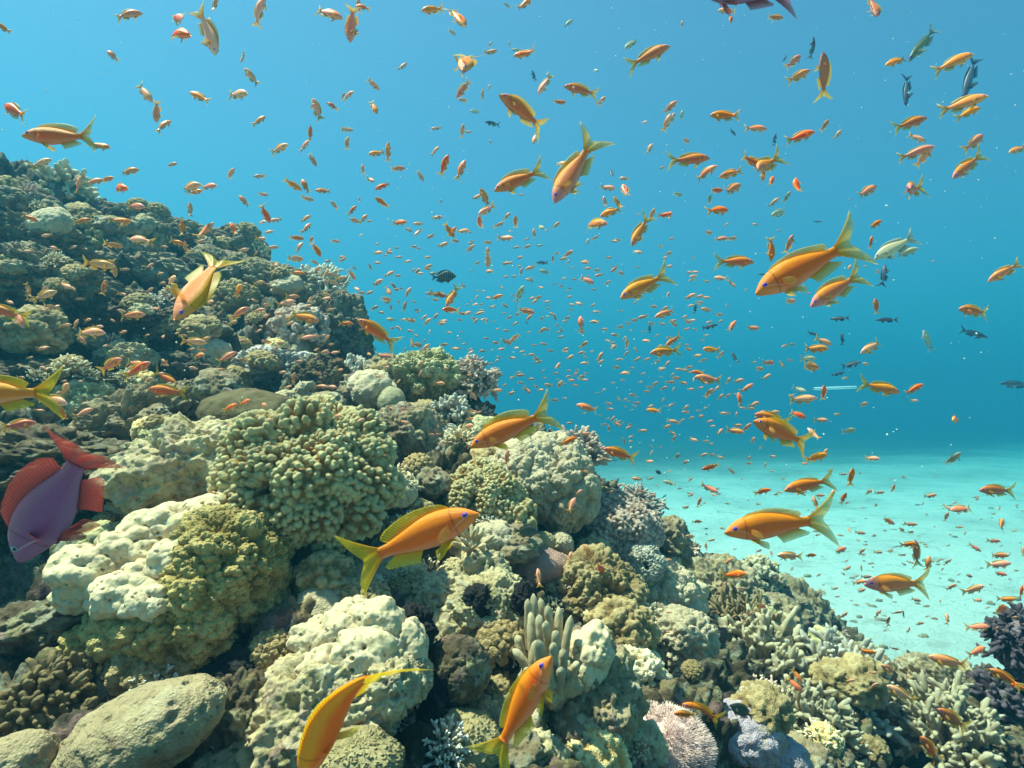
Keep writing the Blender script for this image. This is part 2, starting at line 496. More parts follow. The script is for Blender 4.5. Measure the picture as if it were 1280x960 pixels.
def blob(name, radii, mat, n=6, seed=0, kind='rock', amp=1.0, attrs=True):
    """closed lumpy body around the origin, radii in metres"""
    v0, f = ico(n)
    r = np.asarray(radii, float)
    R = float(r.mean())
    o = np.array([seed * 3.17, seed * 1.91, seed * 0.77])
    q = v0 * r / R
    if kind == 'rock':                  # eroded limestone: big facets, pits and holes
        d = 0.30 * fbm(q * 1.3 + o, 4) + 0.16 * (0.6 - np.abs(fbm(q * 2.6 + o, 4)))
        f1, f2 = worley(q * 2.6 + o + 4)
        d -= 0.22 * np.clip(1 - f1 / 0.42, 0, 1) ** 0.7
        f1, f2 = worley(q * 6.5 + o)
        d -= 0.07 * np.clip(1 - f1 / 0.4, 0, 1)
        d += 0.07 * bumps(q * 5 + o, 0.8) + 0.04 * fbm(q * 12 + o, 4) + 0.03 * bumps(q * 14 + o)
    elif kind == 'knob':                # smooth swollen knobs with holes between
        d = 0.22 * fbm(q * 1.2 + o, 2) + 0.34 * (bumps(q * 1.55 + o, 0.9) - .45) + 0.09 * fbm(q * 2.6 + o, 2) + 0.018 * fbm(q * 9 + o, 3) + .008 * fbm(q * 30 + o, 2)
        f1, f2 = worley(q * 2.6 + o + 7)
        d -= 0.34 * np.clip(1 - f1 / 0.20, 0, 1) ** 0.6
    elif kind == 'lobes':               # convoluted soft coral: lobes on lobes
        d = 0.16 * fbm(q * 1.2 + o, 2) + 0.26 * (bumps(q * 2.1 + o, .8) - .4) + 0.13 * (bumps(q * 5.2 + o, .8) - .4) + 0.05 * bumps(q * 12 + o, .8) + .02 * bumps(q * 26 + o, .8)
    elif kind == 'bushy':               # soft coral bush: many small florets
        d = 0.18 * fbm(q * 1.3 + o, 2) + 0.26 * (bumps(q * 2.6 + o, .8) - .4) + 0.17 * (bumps(q * 7 + o, .78) - .4) + 0.075 * bumps(q * 17 + o, .8) + 0.03 * bumps(q * 36 + o, .8)
    elif kind == 'dome':                # smooth massive coral
        d = 0.13 * fbm(q * 0.9 + o, 3) + 0.02 * fbm(q * 5 + o, 3) + 0.006 * bumps(q * 34 + o, .8)
    elif kind == 'boulder':             # massive coral boulder with dents
        d = 0.12 * fbm(q * 1.0 + o, 3) + 0.035 * fbm(q * 4.5 + o, 4)
        f1, f2 = worley(q * 2.4 + o)
        d -= 0.10 * np.clip(1 - f1 / 0.22, 0, 1) ** .7
        f1, f2 = worley(q * 11 + o)
        d -= 0.02 * np.clip(1 - f1 / 0.3, 0, 1)
        d += 0.006 * fbm(q * 30 + o, 3)
    elif kind == 'plates':              # encrusting shelves: terraced in z
        w = q[:, 2] * 4.2 + 1.2 * fbm(q * 1.6 + o, 3)
        s = w - np.floor(w)
        d = 0.16 * s ** 2 + 0.24 * fbm(q * 1.5 + o, 4) + 0.12 * (bumps(q * 4.5 + o) - .4) + 0.07 * bumps(q * 10 + o) + 0.05 * fbm(q * 14 + o, 4) + .03 * bumps(q * 26 + o)
    elif kind == 'maze':                # meandering ridges
        a = fbm(q * 5.5 + o, 3)
        d = 0.12 * fbm(q * 1.1 + o, 3) + 0.07 * np.exp(-(a / 0.10) ** 2)
    elif kind == 'polyps':              # dome of ring shaped cups
        f1, f2 = worley(q * 5.5 + o)
        d = 0.10 * fbm(q + o, 2) + 0.09 * np.exp(-((f1 - 0.30) / 0.12) ** 2) - 0.05 * np.clip(1 - f1 / .2, 0, 1)
    elif kind == 'sponge':
        d = 0.35 * fbm(q * 1.6 + o, 4) + 0.12 * bumps(q * 5 + o) + 0.12 * np.abs(fbm(q * 12 + o, 3))
    d = d * amp
    v = v0 * r * (1 + d)[:, None]
    tip = np.clip((d - np.percentile(d, 4)) / (np.percentile(d, 97) - np.percentile(d, 4) + 1e-9), 0, 1)
    return new_mesh(name, v, f, attrs={'tip': tip}, mats=[mat])

def place(px, py, rpx, depth=None, sink=0.35, lift=0.0):
    h = terrain_depth(px, py)
    d = h if depth is None else min(depth, h + .25 * rpx * depth / FPX)
    R = rpx * d / FPX
    c = at(px, py, d + sink * R)
    COLONIES.append((c, R * 0.9))
    return c, R, d

def lump(name, label, cat, px, py, rx, ry, kind, mat, seed, depth=None, tilt=0.0, n=6, deep=1.0, group=None, amp=1.0, sink=0.35):
    """one single-bodied colony or rock; rx, ry half sizes in photo pixels, tilt in degrees in the picture"""
    c, R, d = place(px, py, min(rx, ry), depth, sink)
    s = d / FPX
    k = {'rock': 0.95, 'knob': 0.95, 'lobes': .95, 'bushy': .95}.get(kind, 1.0)
    me = blob(name, (rx * s * k, (rx + ry) / 2 * s * deep * k, ry * s * k), M[mat], n, seed, kind, amp)
    o = link(name, me)
    ca, sa = math.cos(R_(tilt)), math.sin(R_(tilt))
    rot = np.stack([np.array([ca, 0, sa]), np.array([0, 1, 0]), np.array([-sa, 0, ca])], 1)
    o.matrix_world = mat4(rot, c)
    tag(o, label, cat, group)
    return o, c, R, s

def add_blob(parent, c, name, mat, kind, radii, seed, off=(0, 0, 0), n=5, amp=1.0):
    o = link(name, blob(name, radii, M[mat], n, seed, kind, amp), parent)
    o.location = off
    return o

# --- branch shapes -------------------------------------------------
def club_mesh(name, mat, seed, n=5, bump_s=4.6, amp=0.30, head=0.55, tall=1.0):
    """a short stalk that swells into a warty head, unit height along +Z"""
    v0, f = ico(n)
    t = (v0[:, 2] + 1) / 2
    w = 0.26 + (head - 0.26) * np.clip((t - 0.15) / 0.6, 0, 1) ** 1.3
    v = np.stack([v0[:, 0] * w, v0[:, 1] * w, (t * 1.05) * tall], 1)
    nrm = vnormals(v, f)
    o = np.array([seed * 2.7, seed * 5.1, seed * 1.3])
    d = amp * (bumps(v * bump_s + o, .68) - 0.35) * (0.25 + t) + 0.14 * (bumps(v * 2.4 + o, .8) - .4) + 0.10 * fbm(v * 2.2 + o, 2) + 0.05 * bumps(v * bump_s * 2.6 + o, .8)
    v = v + nrm * (d * 0.42)[:, None]
    lo, hi = np.percentile(d, 5), np.percentile(d, 97)
    tip = np.clip((d - lo) / (hi - lo), 0, 1) * np.clip(t * 1.4 - .1, 0, 1)
    return new_mesh(name, v, f, attrs={'tip': tip}, mats=[mat])

def tube(path, rad, k=8, cap=True):
    path = np.asarray(path, float); n = len(path)
    tn = np.gradient(path, axis=0); tn /= np.linalg.norm(tn, axis=1)[:, None] + 1e-12
    fr = frame(tn[0]); V = []
    x = fr[:, 0]
    for i in range(n):
        x = x - tn[i] * (x @ tn[i]); x /= np.linalg.norm(x); y = np.cross(tn[i], x)
        a = np.arange(k) / k * 2 * math.pi
        V.append(path[i] + rad[i] * (np.cos(a)[:, None] * x + np.sin(a)[:, None] * y))
    V = np.concatenate(V)
    i = np.arange(n * k).reshape(n, k); j = np.roll(i, -1, axis=1)
    F = np.stack([i[:-1], j[:-1], j[1:], i[1:]], -1).reshape(-1, 4)
    F = np.concatenate([F[:, [0, 1, 2]], F[:, [0, 2, 3]]])
    if cap:
        V = np.concatenate([V, [path[-1] + tn[-1] * rad[-1] * .6]])
        c = len(V) - 1; e = i[-1]
        F = np.concatenate([F, np.stack([e, np.roll(e, -1), np.full(k, c)], 1)])
    return V, F

def join(parts):
    V, F, A, n = [], [], [], 0
    for p in parts:
        V.append(p[0]); F.append(p[1] + n); n += len(p[0])
        if len(p) > 2:
            A.append(p[2])
    return np.concatenate(V), np.concatenate(F), (np.concatenate(A) if A else None)

def twig_mesh(name, mat, seed, side=4, thick=0.085, spread=0.8, warts=True, k=9):
    """an acropora branch of unit height: tapered axis, side twigs near its end, small radial cups"""
    r = np.random.default_rng(seed)
    parts = []
    def limb(p0, dr, L, r0, t0, t1, steps=9):
        bendv = r.normal(size=3) * 0.16
        s = np.linspace(0, 1, steps)[:, None]
        path = p0 + dr * L * s + bendv * L * s * s
        rad = r0 * (1 - 0.42 * s[:, 0]) * np.where(s[:, 0] > .93, .62, 1)
        V, F = tube(path, rad, k)
        tt = np.r_[np.repeat(t0 + (t1 - t0) * s[:, 0], k), t1]
        parts.append((V, F, tt))
        return path
    main = limb(np.array([0, 0, -0.1]), np.array([0, 0, 1.0]), 1.1, thick, 0, 1)
    for i in range(side):
        q = main[int(r.integers(3, 7))]
        a = r.random() * 6.28
        d = np.array([math.cos(a) * spread, math.sin(a) * spread, 0.75]); d /= np.linalg.norm(d)
        limb(q, d, 0.26 + 0.24 * r.random(), thick * .8, .35, 1, 7)
    V, F, A = join(parts)
    if warts:
        nr = vnormals(V, F)
        V = V + nr * (thick * 0.42 * (bumps(V * (0.9 / thick) * .55 + seed, .7) - .3) + thick * .22 * fbm(V * 9 + seed, 2))[:, None]
    return new_mesh(name, V, F, attrs={'tip': A}, mats=[mat])

def finger_mesh(name, mat, seed, thick=0.16, k=14):
    r = np.random.default_rng(seed)
    s = np.linspace(0, 1, 18)
    b = r.normal(size=2) * 0.14
    path = np.stack([b[0] * s ** 2, b[1] * s ** 2, s * 1.0 - .05], 1)
    rad = thick * (1.12 - 0.25 * s) * np.sqrt(np.clip(1 - np.clip((s - .82) / .185, 0, 1) ** 2, 0.0, 1)) + 0.002
    V, F = tube(path, rad, k)
    nr = vnormals(V, F)
    V = V + nr * (thick * .16 * fbm(V * 5 + seed, 2) + thick * .05 * bumps(V * 16 + seed))[:, None]
    return new_mesh(name, V, F, attrs={'tip': np.r_[np.repeat(s, k), 1]}, mats=[mat])

_lib = {}
def variants(key, fn, n=5):
    if key not in _lib:
        _lib[key] = [fn(i) for i in range(n)]
    return _lib[key]

def colony(name, label, cat, px, py, rpx, style, mat, count=60, seed=0, depth=None, squash=0.85, up=(0.0, -0.45, 1.0),
           reach=105, length=0.34, base_mat='cream_base', fat=1.0, group=None, sink=0.45, part='branch', wide=1.0, jitter=.25):
    """a branching colony: an Empty at the base carrying a core and every branch as its own part"""
    c, R, d = place(px, py, rpx, depth, sink)
    r = np.random.default_rng(seed + 100)
    fr = frame(up, 0)
    sx = np.array([wide, 1, squash])
    t = thing(name, label, cat, c - np.array([0, 0, 0.5 * R]), group)
    tm = Matrix.Translation(t.location)
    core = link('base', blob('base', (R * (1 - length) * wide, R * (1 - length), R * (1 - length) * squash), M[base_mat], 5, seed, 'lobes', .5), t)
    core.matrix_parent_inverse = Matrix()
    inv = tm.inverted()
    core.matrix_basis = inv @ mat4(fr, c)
    lib = variants((style, mat), {
        'club': lambda i: club_mesh(part, M[mat], i + seed, 6, 7.0, .44, .58),
        'smallclub': lambda i: club_mesh(part, M[mat], i + seed, 4, 3.6, .34, .5),
        'bush': lambda i: club_mesh(part, M[mat], i + seed, 5, 7.0, .34, .62),
        'twig': lambda i: twig_mesh(part, M[mat], i + seed),
        'thicket': lambda i: twig_mesh(part, M[mat], i + seed, 5, .10, .9),
        'stub': lambda i: twig_mesh(part, M[mat], i + seed, 3, .17, .7),
        'finger': lambda i: finger_mesh(part, M[mat], i + seed),
    }[style])
    for i in range(count):
        cz = 1 - (i + .5) / count * (1 - math.cos(R_(reach)))
        a = i * 2.399963 + r.normal() * jitter
        sz = math.sqrt(max(0, 1 - cz * cz))
        dl = np.array([sz * math.cos(a), sz * math.sin(a), cz]) + r.normal(size=3) * jitter * .35
        dl /= np.linalg.norm(dl)
        p = c + fr @ (dl * sx) * R * (1 - length) * (0.86 + .1 * r.random())
        dirw = fr @ (dl / np.array([1, 1, max(squash, .5)]))
        L = R * length * (1.05 + 0.45 * (r.random() - .5)) * 1.25
        o = link(part, lib[int(r.integers(len(lib)))], t)
        o.matrix_parent_inverse = Matrix()
        o.matrix_basis = inv @ mat4(frame(dirw, r.random() * 6.28), p, np.array([fat, fat, 1.0]) * L)
    return t

# ------------------------------------------------------------------ the reef, colony by colony
colony('cauliflower_coral', 'large cream cauliflower coral with knobbly branch heads, biggest branching coral of the left foreground', 'coral',
       388, 604, 101, 'club', 'cream', 92, 3, 1.08, .88, length=.40, fat=.84, jitter=.3)
lump('reef_rock', 'pale pitted rock with rough top against the left side of the big cream cauliflower coral', 'rock', 240, 590, 92, 62, 'rock', 'rock_pale', 11, 1.38, 8, 7)
lump('reef_rock', 'grey wedge of rock sloping up to a point behind the pale pitted rock', 'rock', 180, 545, 92, 46, 'plates', 'rock_mossy', 12, 1.62, 22, 7)
# the half bare leather coral of the left foreground
c, R, d = place(215, 730, 130, 0.95, .5)
t = thing('leather_coral', 'big half bleached coral mound at the left, smooth cream knobs above olive florets', 'coral', c - np.array([0, 0, .6 * R]))
def child_blob(t, name, px, py, dd, rx, ry, kind, mat, seed, n=6, tilt=0, amp=1.0, deep=1.0):
    s = dd / FPX
    o = link(name, blob(name, (rx * s, (rx + ry) / 2 * s * deep, ry * s), M[mat], n, seed, kind, amp), t)
    ca, sa = math.cos(R_(tilt)), math.sin(R_(tilt))
    rot = np.stack([np.array([ca, 0, sa]), np.array([0, 1, 0]), np.array([-sa, 0, ca])], 1)
    o.matrix_basis = Matrix.Translation(-Vector(t.location)) @ mat4(rot, at(px, py, dd))
    return o
for i, (px, py, dd, rx, ry) in enumerate([(112, 715, .93, 40, 30), (150, 742, .90, 38, 24), (188, 752, .89, 34, 22), (160, 692, .97, 40, 28), (205, 660, 1.02, 44, 26), (252, 645, 1.05, 42, 22), (290, 662, 1.04, 30, 26),
        (220, 702, .95, 40, 26), (98, 745, .93, 26, 18), (182, 722, .92, 30, 20), (250, 678, .99, 30, 20)]):
    child_blob(t, 'bare_lobe', px, py, dd, rx, ry, 'knob', 'white_coral', 220 + i, 6, (i * 17) % 30 - 8, 1.0)
for i, (px, py, dd, rx, ry) in enumerate([(285, 700, .98, 62, 52), (235, 770, .95, 70, 52), (165, 795, .95, 62, 46), (310, 745, 1.0, 46, 48), (205, 820, .97, 56, 34), (320, 690, 1.05, 34, 42), (255, 735, .93, 44, 36)]):
    child_blob(t, 'living_lobe', px, py, dd, rx, ry, 'bushy', 'olive', 30 + i, 7 if i < 2 else 6)
lump('reef_rock', 'brown shelf of rock leading to the left edge below the purple fish', 'rock', 30, 790, 78, 34, 'rock', 'rock_brown', 41, 1.0, 12, 6)
lump('massive_coral', 'tan oval boulder coral tilted across the lower left corner, largest smooth boulder', 'coral', 176, 916, 116, 53, 'boulder', 'boulder', 42, .70, 24, 7)
lump('massive_coral', 'small tan boulder coral cut by the lower left corner of the frame', 'coral', 18, 958, 50, 38, 'boulder', 'boulder', 43, .66, 15, 6)
lump('reef_rock', 'brownish rock wedged behind the right end of the tan oval boulder', 'rock', 285, 905, 44, 58, 'rock', 'rock_brown', 44, .78, 0, 6)
colony('branching_coral', 'small olive branching coral above the lower left boulders', 'coral', 56, 882, 56, 'stub', 'brown_coral', 70, 45, .80, .55, length=.42, wide=1.2)
t0 = thing('reef_rock', 'cream knobbly rock with round holes in the lower centre, behind the curved orange fish', 'rock', at(455, 850, .88))
for i, (px, py, dd, rx, ry) in enumerate([(470, 782, .86, 34, 28), (432, 792, .86, 30, 30), (398, 800, .87, 30, 24), (455, 820, .83, 42, 34), (502, 812, .86, 28, 36), (412, 836, .83, 34, 30), (488, 858, .80, 32, 36), (448, 765, .89, 22, 16), (520, 845, .84, 18, 26), (440, 862, .80, 30, 28)]):
    child_blob(t0, 'lobe', px, py, dd, rx, ry, 'knob' if i not in (6, 8, 9) else 'rock', 'white_coral' if i not in (6, 8, 9) else 'rock_pale', 240 + i, 6, (i * 23) % 40 - 15, 1.05)
COLONIES.append((at(455, 815, .88), .08))
lump('reef_rock', 'grainy pale rock slope filling the bottom edge left of the curved orange fish', 'rock', 390, 905, 120, 78, 'rock', 'rock_pale', 48, .80, 28, 7)
lump('maze_coral', 'greenish maze coral patch at the bottom edge below the grainy pale rock', 'coral', 440, 950, 62, 34, 'maze', 'maze', 49, .70, 0, 7)
lump('massive_coral', 'round brown rough coral ball between the two orange fish at the bottom', 'coral', 570, 838, 42, 40, 'bushy', 'rock_brown', 50, .92, 0, 6, amp=.5)
lump('maze_coral', 'tan maze coral at the bottom edge between the two orange fish', 'coral', 572, 935, 56, 44, 'maze', 'maze', 51, .86, 0, 7)
lump('polyp_coral', 'grey dome coral of ring shaped cups under the tail of the centre fish', 'coral', 488, 722, 44, 36, 'polyps', 'grey_soft', 52, 1.18, 0, 7)
lump('reef_rock', 'pale rock hump with yellow patches left of the finger coral', 'rock', 612, 765, 58, 46, 'rock', 'rock_pale', 53, 1.08, 0, 7)
lump('reef_rock', 'pale rounded rock peak below the small finger coral in the centre', 'rock', 598, 722, 40, 34, 'rock', 'rock_pale', 54, 1.22, 0, 6)
lump('reef_rock', 'lumpy yellowish rock to the left of the two black sponges', 'rock', 545, 752, 46, 32, 'rock', 'rock_pale', 55, 1.12, 5, 6)
lump('reef_rock', 'tall mossy rock block behind the upright orange fish at the bottom', 'rock', 728, 900, 62, 100, 'rock', 'rock_mossy', 56, 1.02, -8, 7)
lump('reef_rock', 'cream edge of rock to the right of the finger coral', 'rock', 735, 820, 26, 40, 'knob', 'white_coral', 57, 1.0, -20, 6)
t0 = thing('finger_coral', 'pale grey finger coral with thick upright fingers, behind the head of the upright fish', 'coral', at(684, 850, .98))
child_blob(t0, 'base', 690, 842, .99, 34, 30, 'rock', 'rock_pale', 58, 5)
COLONIES.append((at(684, 810, .98), .06))
FING = [finger_mesh('finger', M['finger'], 58 + i, .15) for i in range(6)]
fg = np.random.default_rng(58)
for i, (bx, by, tx, ty, dd) in enumerate([(660,800,655,738,1.0),(668,802,668,733,1.02),(678,800,680,736,1.03),(688,802,690,744,1.02),(698,806,703,752,1.02),(664,812,659,762,.97),(675,812,675,758,.97),(686,814,688,764,.97),
        (704,838,714,760,.98),(696,826,700,778,.95),(658,838,646,806,.95),(666,842,656,800,.93),(675,842,668,796,.92),(684,844,681,792,.92),(693,846,695,794,.92),(702,852,712,806,.94),(670,852,650,830,.93),(680,858,664,832,.91),(690,858,684,822,.90),(700,862,706,826,.91),(712,858,724,820,.96),(652,826,643,790,.98)]):
    bx, tx = 684 + (bx - 684) * .88, 684 + (tx - 684) * .92; by, ty = 850 + (by - 850) * .86, 850 + (ty - 850) * .9
    p0_, p1_ = at(bx, by, dd), at(tx, ty, dd - .015 + .02 * fg.random())
    dv = p1_ - p0_; Lf = float(np.linalg.norm(dv)) * 1.02
    o = link('finger', FING[i % 6], t0)
    o.matrix_parent_inverse = Matrix()
    o.matrix_basis = Matrix.Translation(-Vector(t0.location)) @ mat4(frame(dv, fg.random() * 6), p0_, np.array([.0070 / .15, .0070 / .15, Lf]) if Lf > .01 else .05)
colony('finger_coral', 'small pale finger coral in the reef centre above the black sponges', 'coral', 590, 690, 30, 'finger', 'finger', 22, 59, 1.24, 1.2,
       reach=66, length=.5, base_mat='finger', fat=.8, part='finger', sink=.1)
colony('cauliflower_coral', 'pale yellow cauliflower coral right of the centre fish head', 'coral', 606, 628, 46, 'club', 'cream', 44, 60, 1.50, .95, length=.4)
colony('cauliflower_coral', 'small cream cauliflower coral in front of the grey soft mounds', 'coral', 640, 650, 32, 'smallclub', 'cream', 40, 61, 1.48, .9, length=.4)
colony('branching_coral', 'blue grey branching coral between the yellow cauliflower coral and grey mounds', 'coral', 628, 622, 24, 'stub', 'blue_grey', 36, 62, 1.68, .9, length=.42)
t0 = thing('soft_coral', 'light grey soft coral of two convoluted mounds at the right edge of the reef middle', 'coral', at(685, 650, 1.8))
for i, (px, py, dd, rx, ry) in enumerate([(660, 598, 1.76, 40, 44), (704, 612, 1.74, 38, 46), (690, 575, 1.86, 36, 30)]):
    child_blob(t0, 'mound', px, py, dd, rx, ry, 'lobes', 'grey_soft', 63 + i, 7)
COLONIES.append((at(685, 605, 1.85), .12))
colony('acropora_coral', 'pinkish grey bush coral behind the two grey soft mounds', 'coral', 722, 572, 36, 'stub', 'pink', 70, 66, 1.98, .85, length=.4)
t0 = thing('lobed_coral', 'smooth mauve coral of rounded lobes in the reef centre', 'coral', at(668, 725, 1.5))
for i, (px, py, dd, rx, ry) in enumerate([(672, 708, 1.46, 40, 24), (636, 700, 1.5, 14, 22), (668, 690, 1.52, 22, 16), (694, 715, 1.48, 22, 22), (630, 722, 1.47, 13, 12)]):
    child_blob(t0, 'lobe', px, py, dd, rx, ry, 'dome', 'mauve', 70 + i, 5)
COLONIES.append((at(668, 706, 1.55), .1))
lump('massive_coral', 'small olive round coral above the mauve lobes, left of its twin', 'coral', 680, 678, 15, 13, 'polyps', 'maze', 76, 1.62, 0, 5)
lump('massive_coral', 'pale pitted round coral above the right end of the mauve lobes', 'coral', 702, 680, 15, 16, 'polyps', 'grey_soft', 77, 1.62, 0, 5)
colony('soft_coral', 'pinkish white bushy soft coral on the right flank of the reef', 'coral', 772, 668, 50, 'bush', 'pink', 70, 78, 1.95, .8, length=.4)
colony('soft_coral', 'small whitish soft coral below the pinkish bushy one', 'coral', 803, 705, 26, 'bush', 'white_tip', 34, 79, 1.85, .8, length=.4)
colony('acropora_coral', 'spiky blue grey coral on the reef edge beside the open sand', 'coral', 790, 640, 34, 'twig', 'blue_grey', 80, 80, 2.2, .8, length=.5, fat=1.1)
lump('dome_coral', 'smooth grey green dome coral on the central ridge', 'coral', 490, 503, 19, 19, 'dome', 'dome_green', 81, 1.95, 0, 5)
colony('acropora_coral', 'white tipped branching coral on the central ridge right of the smooth dome', 'coral', 567, 518, 25, 'stub', 'white_tip', 54, 82, 1.95, .75, length=.5)
colony('soft_coral', 'small white soft coral below the white tipped branching coral', 'coral', 552, 556, 26, 'bush', 'white_tip', 30, 83, 1.9, .7, length=.4)
colony('acropora_coral', 'pink grey bush coral on top of the central ridge, next to open water', 'coral', 590, 480, 32, 'twig', 'pink', 90, 84, 2.15, .9, length=.42, fat=1.4)
lump('lettuce_coral', 'pale green lumpy coral crowning the central ridge', 'coral', 533, 472, 40, 30, 'bushy', 'green_coral', 85, 2.15, 0, 7, amp=1.3)
lump('reef_rock', 'dark lumpy rock on the central ridge behind the smooth dome', 'rock', 488, 470, 32, 24, 'rock', 'rock_mossy', 86, 2.25, 0, 6)
lump('reef_rock', 'green brown rock saddle left of the smooth dome', 'rock', 455, 500, 36, 28, 'plates', 'rock_mossy', 87, 2.1, 20, 6)
lump('reef_rock', 'grey green lumpy rock below the smooth dome', 'rock', 510, 545, 42, 36, 'bushy', 'rock_mossy', 88, 1.85, 0, 6)
lump('soft_coral', 'yellow brown bushy soft coral right of the finger coral', 'coral', 742, 745, 56, 50, 'bushy', 'brown_coral', 89, 1.5, 0, 7)
lump('soft_coral', 'brown florets of soft coral below the yellow brown bush', 'coral', 775, 790, 40, 36, 'bushy', 'brown_coral', 90, 1.42, 0, 6)
lump('soft_coral', 'grey bushy soft coral in the dark gap left of the white fuzzy coral', 'coral', 788, 850, 42, 38, 'bushy', 'stag', 91, 1.32, 0, 6)
lump('soft_coral', 'blue grey lumpy soft coral on the right flank of the reef', 'coral', 828, 745, 46, 40, 'lobes', 'grey_soft', 92, 1.9, 0, 7)
lump('soft_coral', 'grey lumpy soft coral under the blue grey one', 'coral', 850, 800, 40, 34, 'bushy', 'grey_soft', 93, 1.75, 0, 6)
lump('reef_rock', 'green grey rock ridge reaching down to the sand on the right', 'rock', 895, 755, 66, 48, 'rock', 'rock_mossy', 94, 2.7, -25, 7)
lump('reef_rock', 'lumpy rock behind the right end of the spiky blue grey coral', 'rock', 828, 680, 34, 34, 'rock', 'rock_mossy', 95, 2.5, 0, 6)
colony('dome_coral', 'rounded bushy coral head standing at the edge of the white sand', 'coral', 948, 722, 28, 'smallclub', 'stag', 70, 96, 3.3, .9, length=.3)
lump('reef_rock', 'grey cone of rock rising from the white sand', 'rock', 1000, 772, 32, 44, 'rock', 'rock_mossy', 97, 3.6, 15, 6)
lump('reef_rock', 'lumpy coral rock between the bushy head and the grey cone', 'rock', 960, 775, 40, 34, 'rock', 'rock_mossy', 98, 3.1, -20, 6)
XEN = None
lump('massive_coral', 'lilac lumpy coral at the bottom edge right of the white fuzzy coral', 'coral', 928, 918, 50, 36, 'lobes', 'purple_porites', 99, 1.26, -12, 6, amp=.6)
lump('massive_coral', 'lilac and grey coral lump at the lower right of the white fuzzy coral', 'coral', 975, 948, 38, 28, 'lobes', 'purple_porites', 100, 1.26, -20, 6, amp=.6)
for i, (px, py, rp, dd, w, lb) in enumerate([
        (955, 838, 62, 1.95, 1.3, 'pale staghorn thicket in the lower right, nearest to the grey damselfish'),
        (1045, 868, 66, 2.05, 1.3, 'pale staghorn thicket in the lower right, between two others'),
        (1010, 925, 60, 1.7, 1.3, 'staghorn thicket at the bottom edge right of the lilac coral'),
        (1120, 925, 62, 1.9, 1.3, 'staghorn thicket at the bottom edge below the right hand sand tongue'),
        (1190, 930, 60, 1.62, 1.4, 'brown staghorn thicket in the lower right corner under the red orange fish'),
        (930, 795, 44, 2.3, 1.3, 'fine branched staghorn thicket below the green grey rock ridge')]):
    colony('staghorn_coral', lb, 'coral', px, py, rp, 'thicket' if i != 5 else 'twig', 'stag' if i % 2 == 0 else 'white_tip' if i == 1 else 'brown_coral', 84, 101 + i, dd, .5, up=(-.25, -.5, 1), length=.5, fat=1.0, wide=w, base_mat='rock_brown', group='staghorn thickets')
lump('reef_rock', 'mossy rock mound at the right beside the white sand', 'rock', 1185, 870, 66, 40, 'rock', 'rock_mossy', 108, 2.2, -15, 7)
lump('reef_rock', 'dark rock slope filling the lower right corner', 'rock', 1235, 935, 86, 50, 'rock', 'rock_brown', 109, 1.75, -20, 7)
lump('reef_rock', 'grey rock hump between the staghorn thickets and the mossy mound', 'rock', 1095, 850, 46, 30, 'rock', 'rock_mossy', 110, 2.5, -30, 6)
colony('acropora_coral', 'dark violet bush coral at the right edge of the frame', 'coral', 1282, 810, 48, 'twig', 'purple_dark', 96, 111, 1.7, 1.1, length=.36, base_mat='purple_dark', fat=1.5)
colony('acropora_coral', 'dark branching coral below the violet bush at the right edge', 'coral', 1262, 880, 44, 'stub', 'purple_dark', 60, 112, 1.7, .8, length=.4, base_mat='purple_dark')

lump('reef_rock', 'dark brown overhanging ledge at the left edge above a black hollow, behind the violet fish', 'rock', 40, 585, 165, 40, 'plates', 'rock_brown', 180, 1.30, -6, 7, 1.3)  # ledge added to cast shade into the hollow below
